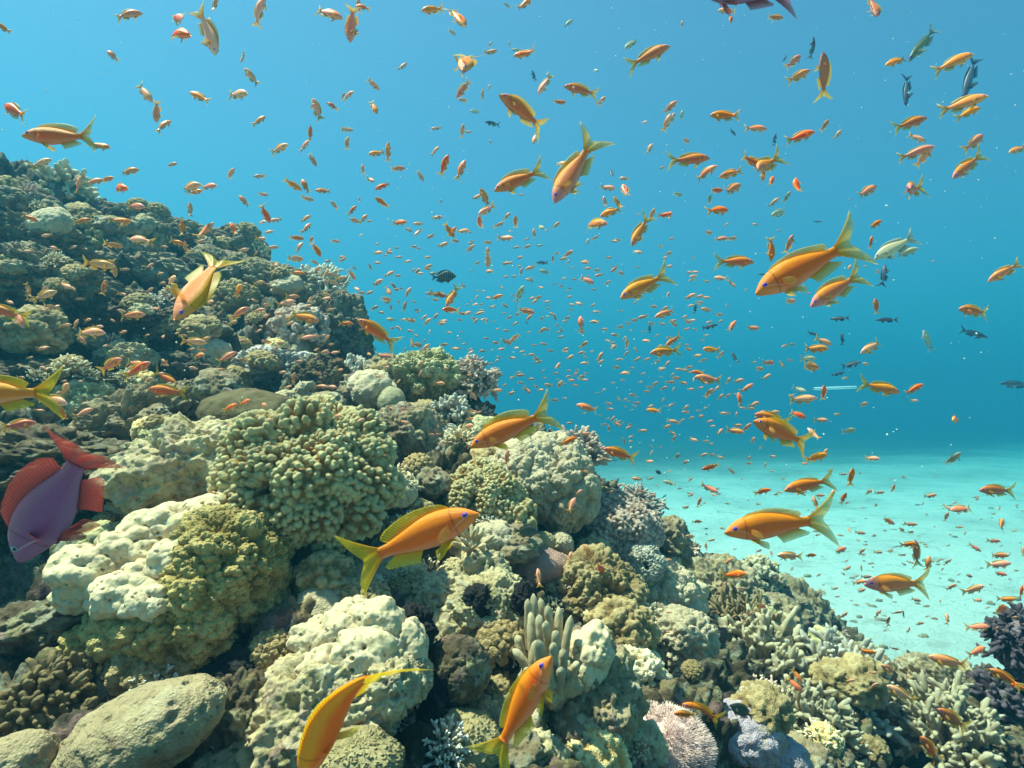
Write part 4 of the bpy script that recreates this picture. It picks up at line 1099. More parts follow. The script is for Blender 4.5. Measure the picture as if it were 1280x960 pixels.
def fish_parts(table=ANTHIAS, big=True, tail=1.0, dorsal=1.0, spread=.6, fork=1.0, seed=0, fins=1.0):
    r = np.random.default_rng(seed)
    out = {}
    out['body'] = [fish_body(table, 34 if big else 13, 22 if big else 10)]
    nu, nv = (25, 8) if big else (9, 3)
    u = np.linspace(-1, 1, nu)
    g = np.linspace(0, 1, nv)
    up1, lo1, _ = prof(table, 1.0)
    # tail: forked, with drawn out tips
    L = (.13 + .17 * fork * np.abs(u) ** 1.6) * tail
    ang = u * R_(38 - 6 * (1 - fork))
    P = np.zeros((nu, nv, 3))
    for i in range(nu):
        z0 = up1 * .95 * u[i]
        curl = 1 + .25 * abs(u[i]) ** 3
        P[i, :, 0] = xof(.975) - L[i] * g * math.cos(ang[i] * (1.0))
        P[i, :, 2] = z0 + L[i] * math.sin(ang[i]) * g ** 1.25 * curl
        P[i, :, 1] = .010 * np.sin(u[i] * 7 + 3 * g) * g
    out['tail_fin'] = [sheet(P, .0028)]
    # dorsal fin
    s = np.linspace(0, 1, nu); td = .20 + .68 * s
    upd = prof(table, td)[0]
    hh = dorsal * (.064 * np.clip(s / .10, 0, 1) ** .6 * np.clip((1 - s) / .12, 0, 1) ** .5 * (1 + .22 * np.sin(s * 5.2 - 1.6)))
    if big:
        hh = hh * (1 - .05 * np.abs(np.sin(s * 30)))
    P = np.zeros((nu, nv, 3))
    for i in range(nu):
        P[i, :, 0] = xof(td[i]) - .055 * g * (.4 + s[i]) * min(1, hh[i] / .05 + .1)
        P[i, :, 2] = upd[i] * .93 + hh[i] * g
        P[i, :, 1] = .006 * np.sin(s[i] * 9) * g
    out['dorsal_fin'] = [sheet(P, .0026)]
    # anal fin
    ta = .60 + .26 * s
    lod = prof(table, ta)[1]
    ha = fins * .095 * np.clip(s / .12, 0, 1) ** .6 * np.clip((1 - s) / .10, 0, 1) ** .4 * (1 - .25 * s)
    P = np.zeros((nu, nv, 3))
    for i in range(nu):
        P[i, :, 0] = xof(ta[i]) - .085 * g * (.3 + s[i]) * min(1, ha[i] / .05)
        P[i, :, 2] = -lod[i] * .93 - ha[i] * g
    out['anal_fin'] = [sheet(P, .0024)]
    # paired fins
    out['pelvic_fin'] = []; out['pectoral_fin'] = []; out['eye'] = []
    for sd in (-1, 1):
        lo_ = prof(table, .33)[1]; w_ = prof(table, .33)[2]
        P = np.zeros((nu, nv, 3))
        for i in range(nu):
            a0 = R_(-62 + 30 * s[i]); ln = fins * (.165 * (1 - .55 * (s[i])) * min(1, .55 + 2.5 * s[i] if s[i] < .2 else 1))
            P[i, :, 0] = xof(.30 + .055 * s[i]) - ln * g * math.cos(a0 + R_(12))
            P[i, :, 2] = -lo_ * .90 + ln * g * math.sin(a0 + R_(12)) * .9
            P[i, :, 1] = sd * (w_ * .30 + .05 * g * (.5 + spread))
        out['pelvic_fin'].append(sheet(P, .0024))
        w2 = prof(table, .27)[2]
        P = np.zeros((nu, nv, 3))
        sp = R_(18 + 52 * spread)
        for i in range(nu):
            a0 = R_(-30 + 26 * s[i]); ln = fins * .13 * (math.sin(math.pi * (.18 + .70 * s[i])) ** .8)
            P[i, :, 0] = xof(.27) - .008 * s[i] - ln * g * math.cos(a0) * math.cos(sp)
            P[i, :, 2] = -.030 + .038 * s[i] + ln * g * math.sin(a0)
            P[i, :, 1] = sd * (w2 * .93 + ln * g * math.sin(sp) * (1 - .18 * g))
        out['pectoral_fin'].append(sheet(P, .0022))
        # eye
        v0, f = ico(3 if big else 1)
        te = .112; wE = prof(table, te)[2]
        e = v0 * np.array([.0195, .0125, .0195])
        rr = np.hypot(v0[:, 0], v0[:, 2])
        rad = np.where(v0[:, 1] * sd > 0, rr, 1.0)
        e = e + np.array([xof(te), sd * (wE * .87), .026])
        out['eye'].append((e, f, rad, np.zeros(len(e))))
    return out

def bend_pts(V, k):
    """curl the fish sideways: positive k swings the tail to +Y"""
    if abs(k) < 1e-4:
        return V
    x0 = .22
    V = V.copy()
    d = np.clip(x0 - V[:, 0], 0, None); th = k * d
    # circular arc behind x0
    cx = x0 - np.sin(th) / k; cy = (1 - np.cos(th)) / k
    m = d > 0
    off = V[:, 1].copy()
    V[m, 0] = cx[m] + off[m] * np.sin(th[m]); V[m, 1] = cy[m] + off[m] * np.cos(th[m])
    return V

KIND_SHAPE = {'green': (SLIM, .75, .35, .9), 'blue': (SLIM, .8, .5, .9), 'grey': (DISC, .8, .75, .7), 'dark': (DISC, .75, 1.1, .5), 'pale': (ANTHIAS, .9, .8, 1.0)}

def fish_frame(ang, psi, flip, roll):
    a = R_(ang); p = R_(psi)
    img = RGT * math.cos(a) + UPV * math.sin(a)
    h = img * math.cos(p) - FWD * math.sin(p)
    up = -RGT * math.sin(a) + UPV * math.cos(a)
    if (math.cos(a) < 0) != bool(flip):
        up = -up
    y = np.cross(up, h)
    c, s = math.cos(R_(roll)), math.sin(R_(roll))
    up2 = up * c + y * s; y2 = y * c - up * s
    return np.stack([h, y2, up2], 1)

def big_fish(label, x, y, L, ang, kind='orange', psi=0, k=0.0, flip=0, roll=0, real=.105, spread=.8, depth=None, dorsal=1.0, tail=1.0, fins=1.0, name='anthias', table=None, cat='fish', tall=1.0, fork=1.0):
    if kind in KIND_SHAPE:
        tb, tail, dorsal, fork = KIND_SHAPE[kind]
    else:
        tb = ANTHIAS
    d = depth if depth else real * FPX / L * max(.5, math.cos(R_(psi)))
    size = L * d / FPX / max(.5, math.cos(R_(psi)))
    pos = at(x, y, d)
    t = thing(name, label, cat, pos, 'anthias of the reef swarm' if name == 'anthias' else None)
    fr = fish_frame(ang, psi, flip, roll)
    t.matrix_world = mat4(fr, pos, np.array([1, .95, tall * .84]) * size)
    ms = FM[kind]
    pt = fish_parts(tb, True, tail, dorsal, spread, fork, 0, fins)
    for nm, lst in pt.items():
        mm = ms[0] if nm == 'body' else ms[2] if nm == 'eye' else PECT if nm == 'pectoral_fin' and kind not in PECT_OTHER else ms[1]
        for V, F, vv, tt in lst:
            o = link(nm, new_mesh(nm, bend_pts(V, k), F, attrs={'v': vv, 't': tt}, mats=[mm]), t)
            o.matrix_parent_inverse = Matrix()
    return t

# large fish: label, x, y, apparent length, heading in the picture (0 right, 90 up)
B = big_fish
B('large orange fish with yellow dorsal and curled tail swimming left above the left reef wall', 83, 172, 96, 181, psi=12, k=.9, dorsal=1.25, tail=1.05, real=.1)
B('yellow and orange fish diving head down in front of the left wall, tail raised', 252, 350, 112, 258, 'yellow', psi=34, k=.5, flip=1, tall=1.05, spread=.9, real=.1)
B('yellow tailed fish leaving the frame at the left edge, only its rear half visible', 8, 492, 150, 181, 'yellow', k=-.3, real=.095)
B('orange fish with raised yellow dorsal and blue eye over the grey soft coral mounds', 645, 533, 124, 203, psi=6, k=.35, dorsal=1.3, fins=1.1, real=.1)
B('largest orange fish of the reef centre, swimming up to the right', 512, 676, 190, 24, psi=8, k=-.25, dorsal=1.15, fins=1.15, real=.1)
B('curved orange fish cut by the bottom edge, tail pointing right', 424, 862, 262, 248, psi=-4, k=1.75, real=.1, roll=50, dorsal=.65, tall=.9)
B('upright orange fish at the bottom edge, head up beside the finger coral', 648, 893, 186, 65, psi=14, k=-.2, real=.1, roll=22, tall=.84, dorsal=.8)
B('orange fish with long tail streamers at the tip of the left wall', 474, 417, 62, 146, psi=15, k=.6, spread=.9)
B('amber fish with raised tail left of the two biggest right hand fish', 808, 356, 78, 207, 'yellow', psi=12, k=.4)
B('orange fish with dark eye swimming left beside the pink grey coral over open water', 777, 568, 50, 162, psi=6, k=-.3)
B('largest orange fish on the right, slanting down to the left with pointed yellow tail', 1014, 330, 166, 207, psi=6, k=.25, dorsal=.75, real=.105)
B('orange fish close behind the largest right hand fish, slanting down left', 1048, 360, 92, 211, 'peach', psi=10, k=.2)
B('large orange fish swimming level to the left just above the white sand', 978, 655, 152, 186, psi=6, k=.3, dorsal=.7)
B('peach orange fish swimming level to the left in front of the white sand', 1126, 730, 98, 178, 'peach', psi=6, k=-.2, dorsal=.7)
B('orange fish with open pectoral fins heading up left at the right of the swarm', 982, 543, 96, 158, psi=12, k=-.3, spread=.9)
B('orange fish partly hidden behind the one with open pectoral fins', 968, 524, 52, 165, psi=0, k=-.2)
B('slim orange fish swimming left above the level fish over the sand', 1013, 605, 70, 192, psi=4, k=.3, dorsal=.6)
B('amber fish heading right and slightly down, next to the pale pipe', 1098, 484, 54, -14, 'yellow', psi=4, k=.3)
B('reddish orange fish swimming left alone near the right edge over the sand', 1248, 613, 52, 178, 'red', psi=5, k=.1)
B('brown orange fish with white snout swimming left near the right edge', 1219, 389, 50, 174, psi=12, k=-.2)
B('orange fish with white snout heading up left below the top centre', 657, 142, 72, 155, psi=28, k=-.5, dorsal=1.1)
B('orange fish with bright yellow dorsal slanting down left in the upper centre', 652, 224, 76, 204, psi=6, k=.4, dorsal=1.3)
B('large orange fish diving steeply down left with long tail in the upper centre', 720, 210, 112, 238, 'peach', psi=14, k=.7, dorsal=.8, spread=.9)
B('orange fish seen head on and diving, with both pectoral fins spread, near the top edge', 583, 75, 60, 267, 'yellow', psi=48, k=.2, flip=1, spread=1.2)
B('orange fish heading right near the top edge, right of centre', 808, 71, 58, 19, psi=16, k=.3)
B('orange fish swimming left below the one heading right, near the top', 729, 113, 50, 172, psi=10, k=-.4)
B('orange fish turned toward the camera with its tail behind its back, upper right of centre', 740, 279, 36, -14, 'yellow', psi=40, k=1.6)
B('thin yellow fish diving left with long tail, left of the amber fish pair', 801, 287, 50, 240, 'yellow', psi=10, k=.4)
B('orange fish with long streamers heading right, right of the diving fish in the upper half', 858, 200, 58, 4, psi=4, k=-.3)
B('reddish brown fish pointing straight up in the upper right', 1030, 98, 58, 101, 'red', psi=18, k=-.3)
B('orange fish slanting down left with yellow tail near the right edge', 1211, 206, 58, 218, 'peach', psi=6, k=.2)
B('orange fish seen head on with tail swept right in the upper right', 1140, 237, 44, 198, 'peach', psi=52, k=1.0)
B('two toned orange fish heading up right in the cluster below the top right', 1135, 155, 48, 18, psi=4, k=-.2)
B('orange fish with wide yellow tail in a tight cluster at the upper right', 958, 206, 50, 212, 'yellow', psi=45, k=1.1)
B('orange fish swimming right at the upper right below the streamered fish', 916, 327, 52, -2, psi=4, k=.2)
B('amber fish with yellow fins diving left under the striped dark fish', 566, 369, 34, 243, 'yellow', psi=18, k=.3)
B('orange fish beside the amber diving fish, heading right', 547, 368, 26, -12, psi=5)
B('orange fish with lifted tail left of the small grey soft coral pair', 523, 553, 26, 188, psi=20, k=.8)
B('orange fish pointing up right over the dark hollow in the reef centre', 551, 553, 28, 62, psi=10, k=.5)
B('bright orange fish peeping over the back of the largest centre fish', 546, 610, 32, 2, 'yellow', psi=25, k=.8)
B('orange fish half hidden behind the tail of the largest centre fish', 424, 685, 34, 25, psi=15)
B('orange fish pointing up beside the yellow brown soft coral', 757, 727, 54, 112, psi=20, k=-.4)
B('small orange fish upright in the shade right of the yellow brown soft coral', 783, 745, 36, 68, psi=30, k=.5)
B('orange fish heading left over the pinkish white soft coral', 825, 713, 28, 168, psi=15, k=-.6)
B('orange fish with trailing yellow tail at the bottom, heading up left over the lilac coral', 880, 892, 66, 152, psi=10, k=-.2)
B('orange fish overlapped by the one over the lilac coral', 858, 893, 34, 170, psi=10, depth=1.0)
B('orange fish rising head up at the bottom edge below the lilac coral fish', 904, 952, 50, 118, psi=10)
B('blurred red orange fish heading up left in the lower right corner', 1193, 900, 58, 147, 'red', psi=6, k=-.2)
B('blurred orange fish pointing up left at the bottom right', 1164, 938, 50, 128, psi=6, k=-.2)
B('orange fish slanting down right over the green grey rock ridge', 904, 792, 40, -28, psi=4, k=.2)
B('orange fish with yellow tail in front of the pinkish cauliflower coral', 378, 396, 46, -15, 'yellow', psi=8, k=.4)
B('orange fish heading left over the tip of the left wall, below the streamered orange fish', 444, 448, 24, 200, psi=8)
B('slim orange fish swimming left behind the grey rock wedge', 212, 489, 54, 174, psi=2, k=.1)
B('orange fish slanting down right above the slim one at the grey rock wedge', 206, 472, 40, -30, psi=5)
B('orange fish with bent body at the left edge, level with the pale rounded ledge', 10, 391, 56, 165, psi=2, k=-.9)
B('orange fish with pale belly swimming left in the right part of the swarm', 833, 439, 44, 187, 'yellow', psi=8, k=.2)
B('orange fish with raised yellow tail just above the pale bellied one', 842, 425, 26, 213, psi=20, k=.5)
B('red orange fish standing upright over the white sand', 1145, 693, 38, 96, 'red', psi=6, k=.4)
B('orange fish with blunt head at the top edge, right of the purple fish', 1092, 6, 46, 262, 'red', psi=30, k=.2, flip=1)
# other kinds
B('large violet fish with red fins at the left edge, head down', 80, 612, 206, 238, 'purple', psi=4, k=1.1, real=.125, fins=1.3, tail=1.2, fork=.35, spread=1.0, dorsal=1.4, name='violet_anthias', tall=1.42, roll=14)
B('violet and red fish cut by the top edge at the upper right', 940, -8, 130, 178, 'purple', psi=0, real=.125, name='violet_anthias', tall=1.05)
B('dark round fish with pale vertical bars in open water above the reef', 552, 346, 37, 3, 'dark', real=.12, name='striped_surgeonfish')
B('grey green slender fish with white tail tip slanting down left at the upper right', 1155, 52, 68, 231, 'green', psi=5, real=.13, name='wrasse')
B('dark slate fish pointing straight down at the upper right', 1133, 110, 50, 262, 'blue', psi=10, real=.12, name='wrasse')
B('slate blue slender fish fading into the water near the upper right edge', 1213, 93, 70, 250, 'blue', psi=8, real=.22, name='wrasse')
B('dark blue fish heading right and down near the right edge', 1215, 416, 42, -17, 'blue', real=.2, name='wrasse')
B('pale yellowish fish pointing up in the hazy water at the right', 1160, 427, 32, 112, 'pale', real=.15, name='pale_fish')
B('dark slate fish entering at the right edge at mid height', 1272, 480, 46, 178, 'blue', real=.25, name='wrasse')
B('grey damselfish with oval body in the shade above the mauve coral', 655, 664, 38, -3, 'grey', depth=1.38, name='damselfish')
B('dark grey damselfish beside the orange fish over the lilac coral', 930, 890, 40, 152, 'grey', depth=1.2, name='damselfish')
B('dull green damselfish above the nearest staghorn thicket', 934, 836, 26, 178, 'grey', depth=1.6, name='damselfish')
B('second dull green damselfish further right over the staghorn thickets', 987, 837, 18, 15, 'grey', depth=1.7, name='damselfish')
B('dark damselfish with forked tail above the white sand', 1048, 787, 28, 128, 'grey', depth=2.4, name='damselfish')
B('small black and white damselfish near the left end of the sand', 824, 591, 11, 150, 'dark', depth=3.6, name='damselfish')

# ------------------------------------------------------------------ the swarm, surveyed from the photograph in tiles: (x, y, length, heading) in tile pixels
TILES = []
def T(x0, y0, s, lst):
    for a in lst:
        TILES.append((x0 + a[0] * s, y0 + a[1] * s, max(5.0, a[2] * s), a[3], a[4] if len(a) > 4 else 'o'))
S3 = 430 / 1280; S2 = 200 / 1280
T(0, 0, S3, [(470,52,85,25),(15,105,70,150),(675,70,100,150),(650,120,140,-20),(775,110,190,-70),(800,20,60,80),(960,45,120,70),(1215,45,125,-25),(420,208,60,140),(905,210,45,-110),(940,290,80,130),
 (535,340,100,-50),(583,408,75,-105),(603,465,60,60),(748,362,95,153),(878,350,105,-12),(1183,415,90,110),(1240,395,50,150),(1275,360,30,60),(960,450,60,40),(1155,500,50,80),(1130,545,55,50),(1160,590,50,-60),
 (1035,555,80,15),(60,415,135,152),(365,543,80,-5),(145,608,80,25),(475,637,70,15),(637,612,45,10),(855,650,55,45),(970,655,45,190),(290,690,70,80),(345,675,60,20),(395,668,55,15),(435,697,100,-12),(500,767,80,-8),
 (700,697,95,10),(770,693,75,0),(725,715,55,10),(708,785,60,95),(910,750,60,135),(1085,685,70,-30),(1135,692,60,120),(1205,710,55,180),(1140,737,45,-15),(975,723,38,0),(1245,765,40,130),(1135,815,45,40),(1137,850,50,60),
 (985,790,75,-65),(972,826,40,0),(1030,818,45,190),(995,862,40,5),(970,888,42,-5),(1010,920,40,10),(1100,885,48,0),(1110,920,45,60),(1175,925,60,-60),(1275,485,20,90),(525,890,100,175),(105,808,60,-25),(178,875,45,190),
 (415,910,60,-10),(440,820,70,0),(455,838,50,15),(300,822,60,15),(680,855,60,95),(760,865,90,55),(870,855,60,120),(655,900,60,-20),(690,925,50,85),(208,772,30,0)])
T(425, 0, S3, [(45,85,130,-97),(70,25,50,90),(85,25,60,160),(350,35,85,190),(435,55,140,-65),(415,117,35,-40),(625,22,30,150),(683,20,80,40),(463,325,85,-130),(462,372,40,180),(530,355,40,90),(553,325,25,60),(555,195,55,10),
 (558,165,25,60),(630,165,25,90),(695,200,90,185),(660,185,40,180,'p'),(848,85,45,40,'p'),(230,248,45,45),(120,310,60,-40),(25,357,55,15),(125,395,65,-65),(765,308,85,-125),(722,285,45,110,'b'),(950,260,25,-40,'p'),(1087,160,70,220,'p'),
 (725,510,50,-100),(970,378,45,40),(812,380,52,0),(505,415,38,180,'p'),(22,482,45,5),(25,535,50,80),(360,477,40,190),(455,490,50,80),(475,490,30,0),(570,460,55,180,'b'),(560,530,20,90),(1225,400,60,35),(1215,460,70,65),(1237,440,45,70),
 (1270,430,40,70,'p'),(1130,455,22,0),(140,570,60,190),(178,570,70,85),(85,632,40,90),(212,627,55,5),(112,668,40,-30),(298,652,45,-60),(160,690,60,205),(350,563,45,40),(385,620,80,65),(447,635,85,65),(825,605,60,-15),(992,697,60,-15),
 (1010,650,50,90,'b'),(1062,710,60,95),(1255,722,40,0,'p'),(1150,555,45,60),(72,745,25,90),(42,785,50,50),(85,815,45,50),(60,822,35,170),(160,755,55,150),(505,735,45,30),(540,740,75,115),(548,780,70,215),(217,828,60,0),(252,852,35,-35),
 (293,832,40,180),(292,862,40,230),(358,808,45,0),(340,877,35,200),(405,855,65,-55),(415,865,50,50),(455,858,50,5),(425,895,35,-10),(380,912,45,20),(490,897,20,0),(485,925,40,40),(520,835,50,90),(620,805,40,50),(588,838,45,25),
 (653,830,48,90),(745,843,35,-40,'p'),(803,838,40,40),(722,870,40,90),(612,886,58,-5),(548,902,32,5),(290,925,22,0),(695,918,30,20),(740,913,28,0,'p'),(550,940,40,95),(138,940,40,0),(182,935,25,60),(848,945,40,30),(1010,787,70,195),
 (1035,760,60,120),(985,755,45,100),(1160,800,40,70),(1205,800,50,0),(1225,805,40,70),(947,885,30,30),(920,900,30,60,'p'),(1105,935,40,-20),(75,875,20,0),(375,750,20,60),(475,637,18,90)])
T(850, 0, S3, [(180,38,65,170),(185,80,55,60),(350,65,60,-5),(8,90,30,80),(495,185,75,95,'b'),(420,230,75,40),(390,218,30,60,'b'),(435,285,95,25),(810,225,85,200),(1007,235,125,18),(1040,390,130,10),(1070,418,90,20),(175,430,105,170),
 (278,475,85,-5),(440,510,100,15),(537,470,50,60),(585,502,45,50),(350,525,50,80,'b'),(195,490,35,-40,'b'),(18,522,40,5),(880,510,70,-30),(870,570,110,15),(903,590,60,60),(1095,530,95,40),(1260,555,80,200),(88,645,80,25),(130,708,55,0),
 (195,643,85,195),(190,705,90,30),(265,600,100,-25),(310,640,60,-90),(340,675,50,60),(435,700,80,85),(395,735,40,60,'p'),(110,745,35,90,'p'),(345,755,40,40),(375,790,80,200,'p'),(137,780,90,5),(690,715,90,30),(510,825,30,0,'b'),
 (720,838,65,30),(710,905,50,80),(100,865,45,5),(150,887,50,0),(190,887,45,10),(340,920,90,-85),(405,915,70,80),(810,915,150,210,'p'),(840,940,60,20,'p')])
T(220, 200, S2, [(950,787,100,0),(1105,815,75,-30),(850,860,60,0),(965,900,120,-8),(1015,860,50,90),(1120,885,90,35),(1195,915,90,60),(1245,855,60,15)])
T(400, 200, S2, [(175,800,70,30),(100,855,70,15),(150,880,50,10),(35,915,100,60),(450,820,70,-10),(270,860,50,-30),(250,910,100,-60),(405,860,55,110),(625,775,55,5),(855,775,55,-5),(860,850,75,20),(775,890,65,30),(550,910,80,35),
 (1255,825,55,30),(1208,882,30,-60),(910,905,70,190,'p'),(160,945,90,10)])
T(580, 200, S2, [(110,822,70,30),(190,790,130,-90),(440,782,60,15),(790,790,70,10),(830,755,60,30),(830,820,50,60),(630,820,100,180,'b'),(435,855,50,30),(535,860,80,195),(455,895,60,70),(655,893,95,170,'p'),(710,795,55,90),(1155,780,55,0),
 (1205,870,60,220),(1240,900,80,-5),(1085,918,80,195)])
T(400, 340, S2, [(100,80,90,-30),(165,52,90,0),(40,90,70,110),(160,97,50,0),(290,130,70,-35),(320,165,65,5),(390,168,70,25),(545,145,90,-60),(585,105,70,-50),(640,130,40,0),(695,167,100,50),(455,85,100,20),(520,215,90,-5),(535,240,60,5),
 (570,290,50,100),(228,232,65,0),(430,290,75,30),(485,322,60,-10),(675,280,90,70),(630,245,40,80),(570,378,85,178,'p'),(660,380,50,0),(720,385,90,-10),(640,452,70,150),(850,400,90,35),(985,390,70,0),(975,410,60,0),(830,365,60,40),
 (875,480,40,70),(765,505,45,-30),(735,560,80,-80),(770,580,80,-10),(835,610,100,40),(895,622,80,-5),(985,580,80,0),(1030,485,50,0),(1130,330,65,-10),(1110,380,35,0),(920,222,60,0),(750,235,45,-40),(1125,480,30,0),(1110,540,35,0),
 (1195,620,50,10),(675,625,45,60),(385,652,60,-30),(165,700,60,190),(512,743,45,0),(500,670,130,-8),(1050,300,120,185),(670,740,85,20),(50,535,80,50),(30,640,80,20),(85,920,100,-5),(15,910,60,0),(80,298,60,0),(40,215,90,10),(200,412,120,0),(800,815,60,60),
 (950,890,95,-3),(1235,715,40,20),(1250,150,35,0),(1250,205,50,50),(1205,235,30,0),(625,880,50,50)])
T(580, 340, S2, [(255,200,105,12),(440,185,150,62,'p'),(490,310,140,-15),(565,235,75,35),(300,122,45,-50),(150,155,45,0,'p'),(92,153,30,0),(100,203,55,50),(55,235,30,0),(130,262,45,25),(215,280,50,0),(325,267,60,-30),(115,330,80,15),
 (75,370,50,-20),(360,367,60,35),(405,415,55,35),(180,395,50,70),(238,395,25,0),(620,470,75,40),(335,555,95,-25),(410,520,110,225),(260,567,60,170),(415,605,45,-10),(558,585,55,0),(222,625,30,30),(40,622,50,15),(480,663,40,-10),
 (578,690,65,-35),(258,710,45,30),(440,825,80,0),(430,805,50,10),(255,785,60,35,'p'),(745,755,75,50),(630,795,40,45),(640,848,40,0),(835,790,40,10),(575,915,45,-40),(610,943,45,0),(500,940,80,-40),(845,683,70,30),(820,640,30,60),
 (930,645,60,15),(955,580,70,35),(960,655,40,50),(955,722,40,0,'p'),(975,60,130,-28),(1085,22,80,15),(1040,400,65,175,'p'),(935,415,120,90),(1120,458,60,5),(910,247,70,-30),(855,258,50,-25),(853,305,45,20,'p'),(725,355,65,-70),
 (740,430,45,60),(778,457,40,-50),(770,520,60,10,'p'),(660,358,40,0,'p'),(728,93,50,0,'b'),(535,55,55,-60,'p'),(840,130,45,0,'p'),(822,155,35,20),(675,268,35,-30,'b'),(500,405,35,-50,'b'),(1085,680,90,55),(1090,720,55,30),
 (1210,760,65,-5),(1245,440,50,-5),(1250,310,40,-20),(900,800,70,250),(930,845,50,60),(855,865,60,-10),(885,907,55,-5),(760,905,80,55),(750,865,40,0,'p'),(800,895,40,0),(1260,812,50,0),(1188,887,35,10),(1115,945,40,30),(1230,700,60,10)])
T(740, 340, S2, [(605,185,60,60),(340,250,45,50),(495,282,50,0),(600,325,190,200),(415,355,80,195),(340,385,60,10),(650,410,80,-35),(460,455,80,85,'b'),(305,465,30,-20),(280,580,90,95),(350,620,55,-60),(270,655,60,45),(235,700,30,15),(340,715,25,80),
 (520,710,55,0),(510,740,30,90),(557,780,65,20),(320,767,45,-5),(405,815,50,25),(245,815,60,0),(550,840,35,0,'p'),(665,848,75,0),(640,825,45,50),(620,880,80,-3),(500,895,45,-70),(570,930,65,25),(650,940,40,60),(435,955,50,0),(755,582,50,0)])
T(740, 480, S2, [(430,72,75,25),(215,118,50,-60),(262,125,40,35),(355,150,60,0),(350,105,40,10,'p'),(335,175,45,-20),(40,72,40,0,'p'),(95,48,35,30),(500,212,120,175),(565,130,45,50),(580,180,40,0,'p'),(315,210,40,0,'p'),(265,180,30,-40),
 (-30,190,170,165),(125,275,40,10),(95,325,50,0),(200,318,75,-30),(135,360,60,90),(300,325,45,0),(245,318,40,25,'p'),(400,372,75,0),(640,295,100,-15),(600,340,70,10),(690,315,45,30),(720,290,50,20),(640,390,60,-30),(655,435,60,60),
 (255,450,60,-70),(65,250,40,-20),(475,495,35,-40),(475,550,45,55),(545,503,35,0),(680,580,60,60,'p'),(365,760,75,175),(460,757,60,20),(210,815,70,30),(205,835,40,10,'b'),(385,855,75,-20),(150,865,40,40),(615,700,38,10),
 (630,790,110,170,'p'),(290,905,35,40,'p'),(575,900,50,35,'b'),(480,890,40,10),(400,942,55,10),(700,838,40,0),(95,595,60,-20),(180,610,45,0,'b'),(517,810,30,0)])
T(850, 320, S3, [(30,62,30,10),(155,82,45,170),(190,100,40,-50),(758,75,90,75,'b'),(310,68,35,180,'b'),(405,167,55,0),(730,190,60,100),(600,232,55,180,'b'),(775,237,75,180,'b'),(1215,55,110,215),(190,265,60,50),(265,268,55,0),
 (105,262,60,10,'b'),(35,150,45,20),(70,150,35,10),(72,172,30,0),(100,200,45,175),(145,218,32,0),(25,243,38,-10),(55,200,40,80,'b'),(173,185,15,90),(490,288,45,-15,'b'),(530,315,65,-25),(500,345,80,0),(415,328,30,0,'p'),
 (605,310,50,90,'b'),(470,382,65,0,'p'),(480,410,85,-8),(635,402,75,10,'b'),(585,440,50,20,'b'),(720,335,95,210),(118,348,65,178),(150,368,40,45),(205,380,50,110,'b'),(82,388,32,15),(82,315,20,0),(20,328,25,0),(330,397,48,0),(290,418,48,-5),
 (378,402,30,-60),(320,450,40,30),(275,395,20,0),(110,457,95,172),(70,433,50,175),(865,497,75,30),(445,533,105,5),(535,513,60,95),(678,552,45,10),(440,495,45,-20,'p'),(245,492,60,30),(180,465,30,60),(215,465,35,20),(50,462,25,60),
 (40,495,30,0),(75,490,25,10),(105,512,40,60),(135,495,30,45),(150,525,30,50),(222,535,50,90),(275,552,45,20),(260,567,30,0),(20,565,30,40),(40,603,22,30),(75,597,30,10),(5,610,20,0),(110,615,28,10),(120,632,20,0),(180,585,22,0),
 (210,590,20,70),(147,655,35,40),(200,650,55,-8),(213,630,35,0),(245,640,50,40),(305,580,30,0),(345,582,45,5),(435,588,60,-25),(520,610,48,0),(500,665,50,120),(625,650,55,10,'p'),(268,687,38,30),(297,713,25,0),(95,688,25,0),
 (48,682,30,-20),(115,698,20,0),(85,740,30,20),(117,740,28,5),(150,748,30,-30),(342,745,25,0),(255,755,25,60),(255,772,25,0),(317,780,25,70),(18,770,30,45),(37,832,25,40),(190,797,35,-45),(338,800,22,0),(118,785,60,200),(500,750,90,15),
 (535,738,45,60),(710,752,40,0),(460,772,25,0),(1028,605,65,185),(1012,760,70,55,'p'),(635,825,70,95),(605,812,30,0),(300,875,60,15),(105,862,60,-25),(70,920,45,80),(35,882,20,0),(565,888,40,60),(515,890,40,0),(700,878,40,20),
 (740,880,40,5),(793,870,45,105),(930,892,45,10),(605,905,50,60),(505,922,50,100),(725,928,30,0),(555,800,25,0),(995,935,40,-40),(1055,940,90,185),(20,935,30,0)])
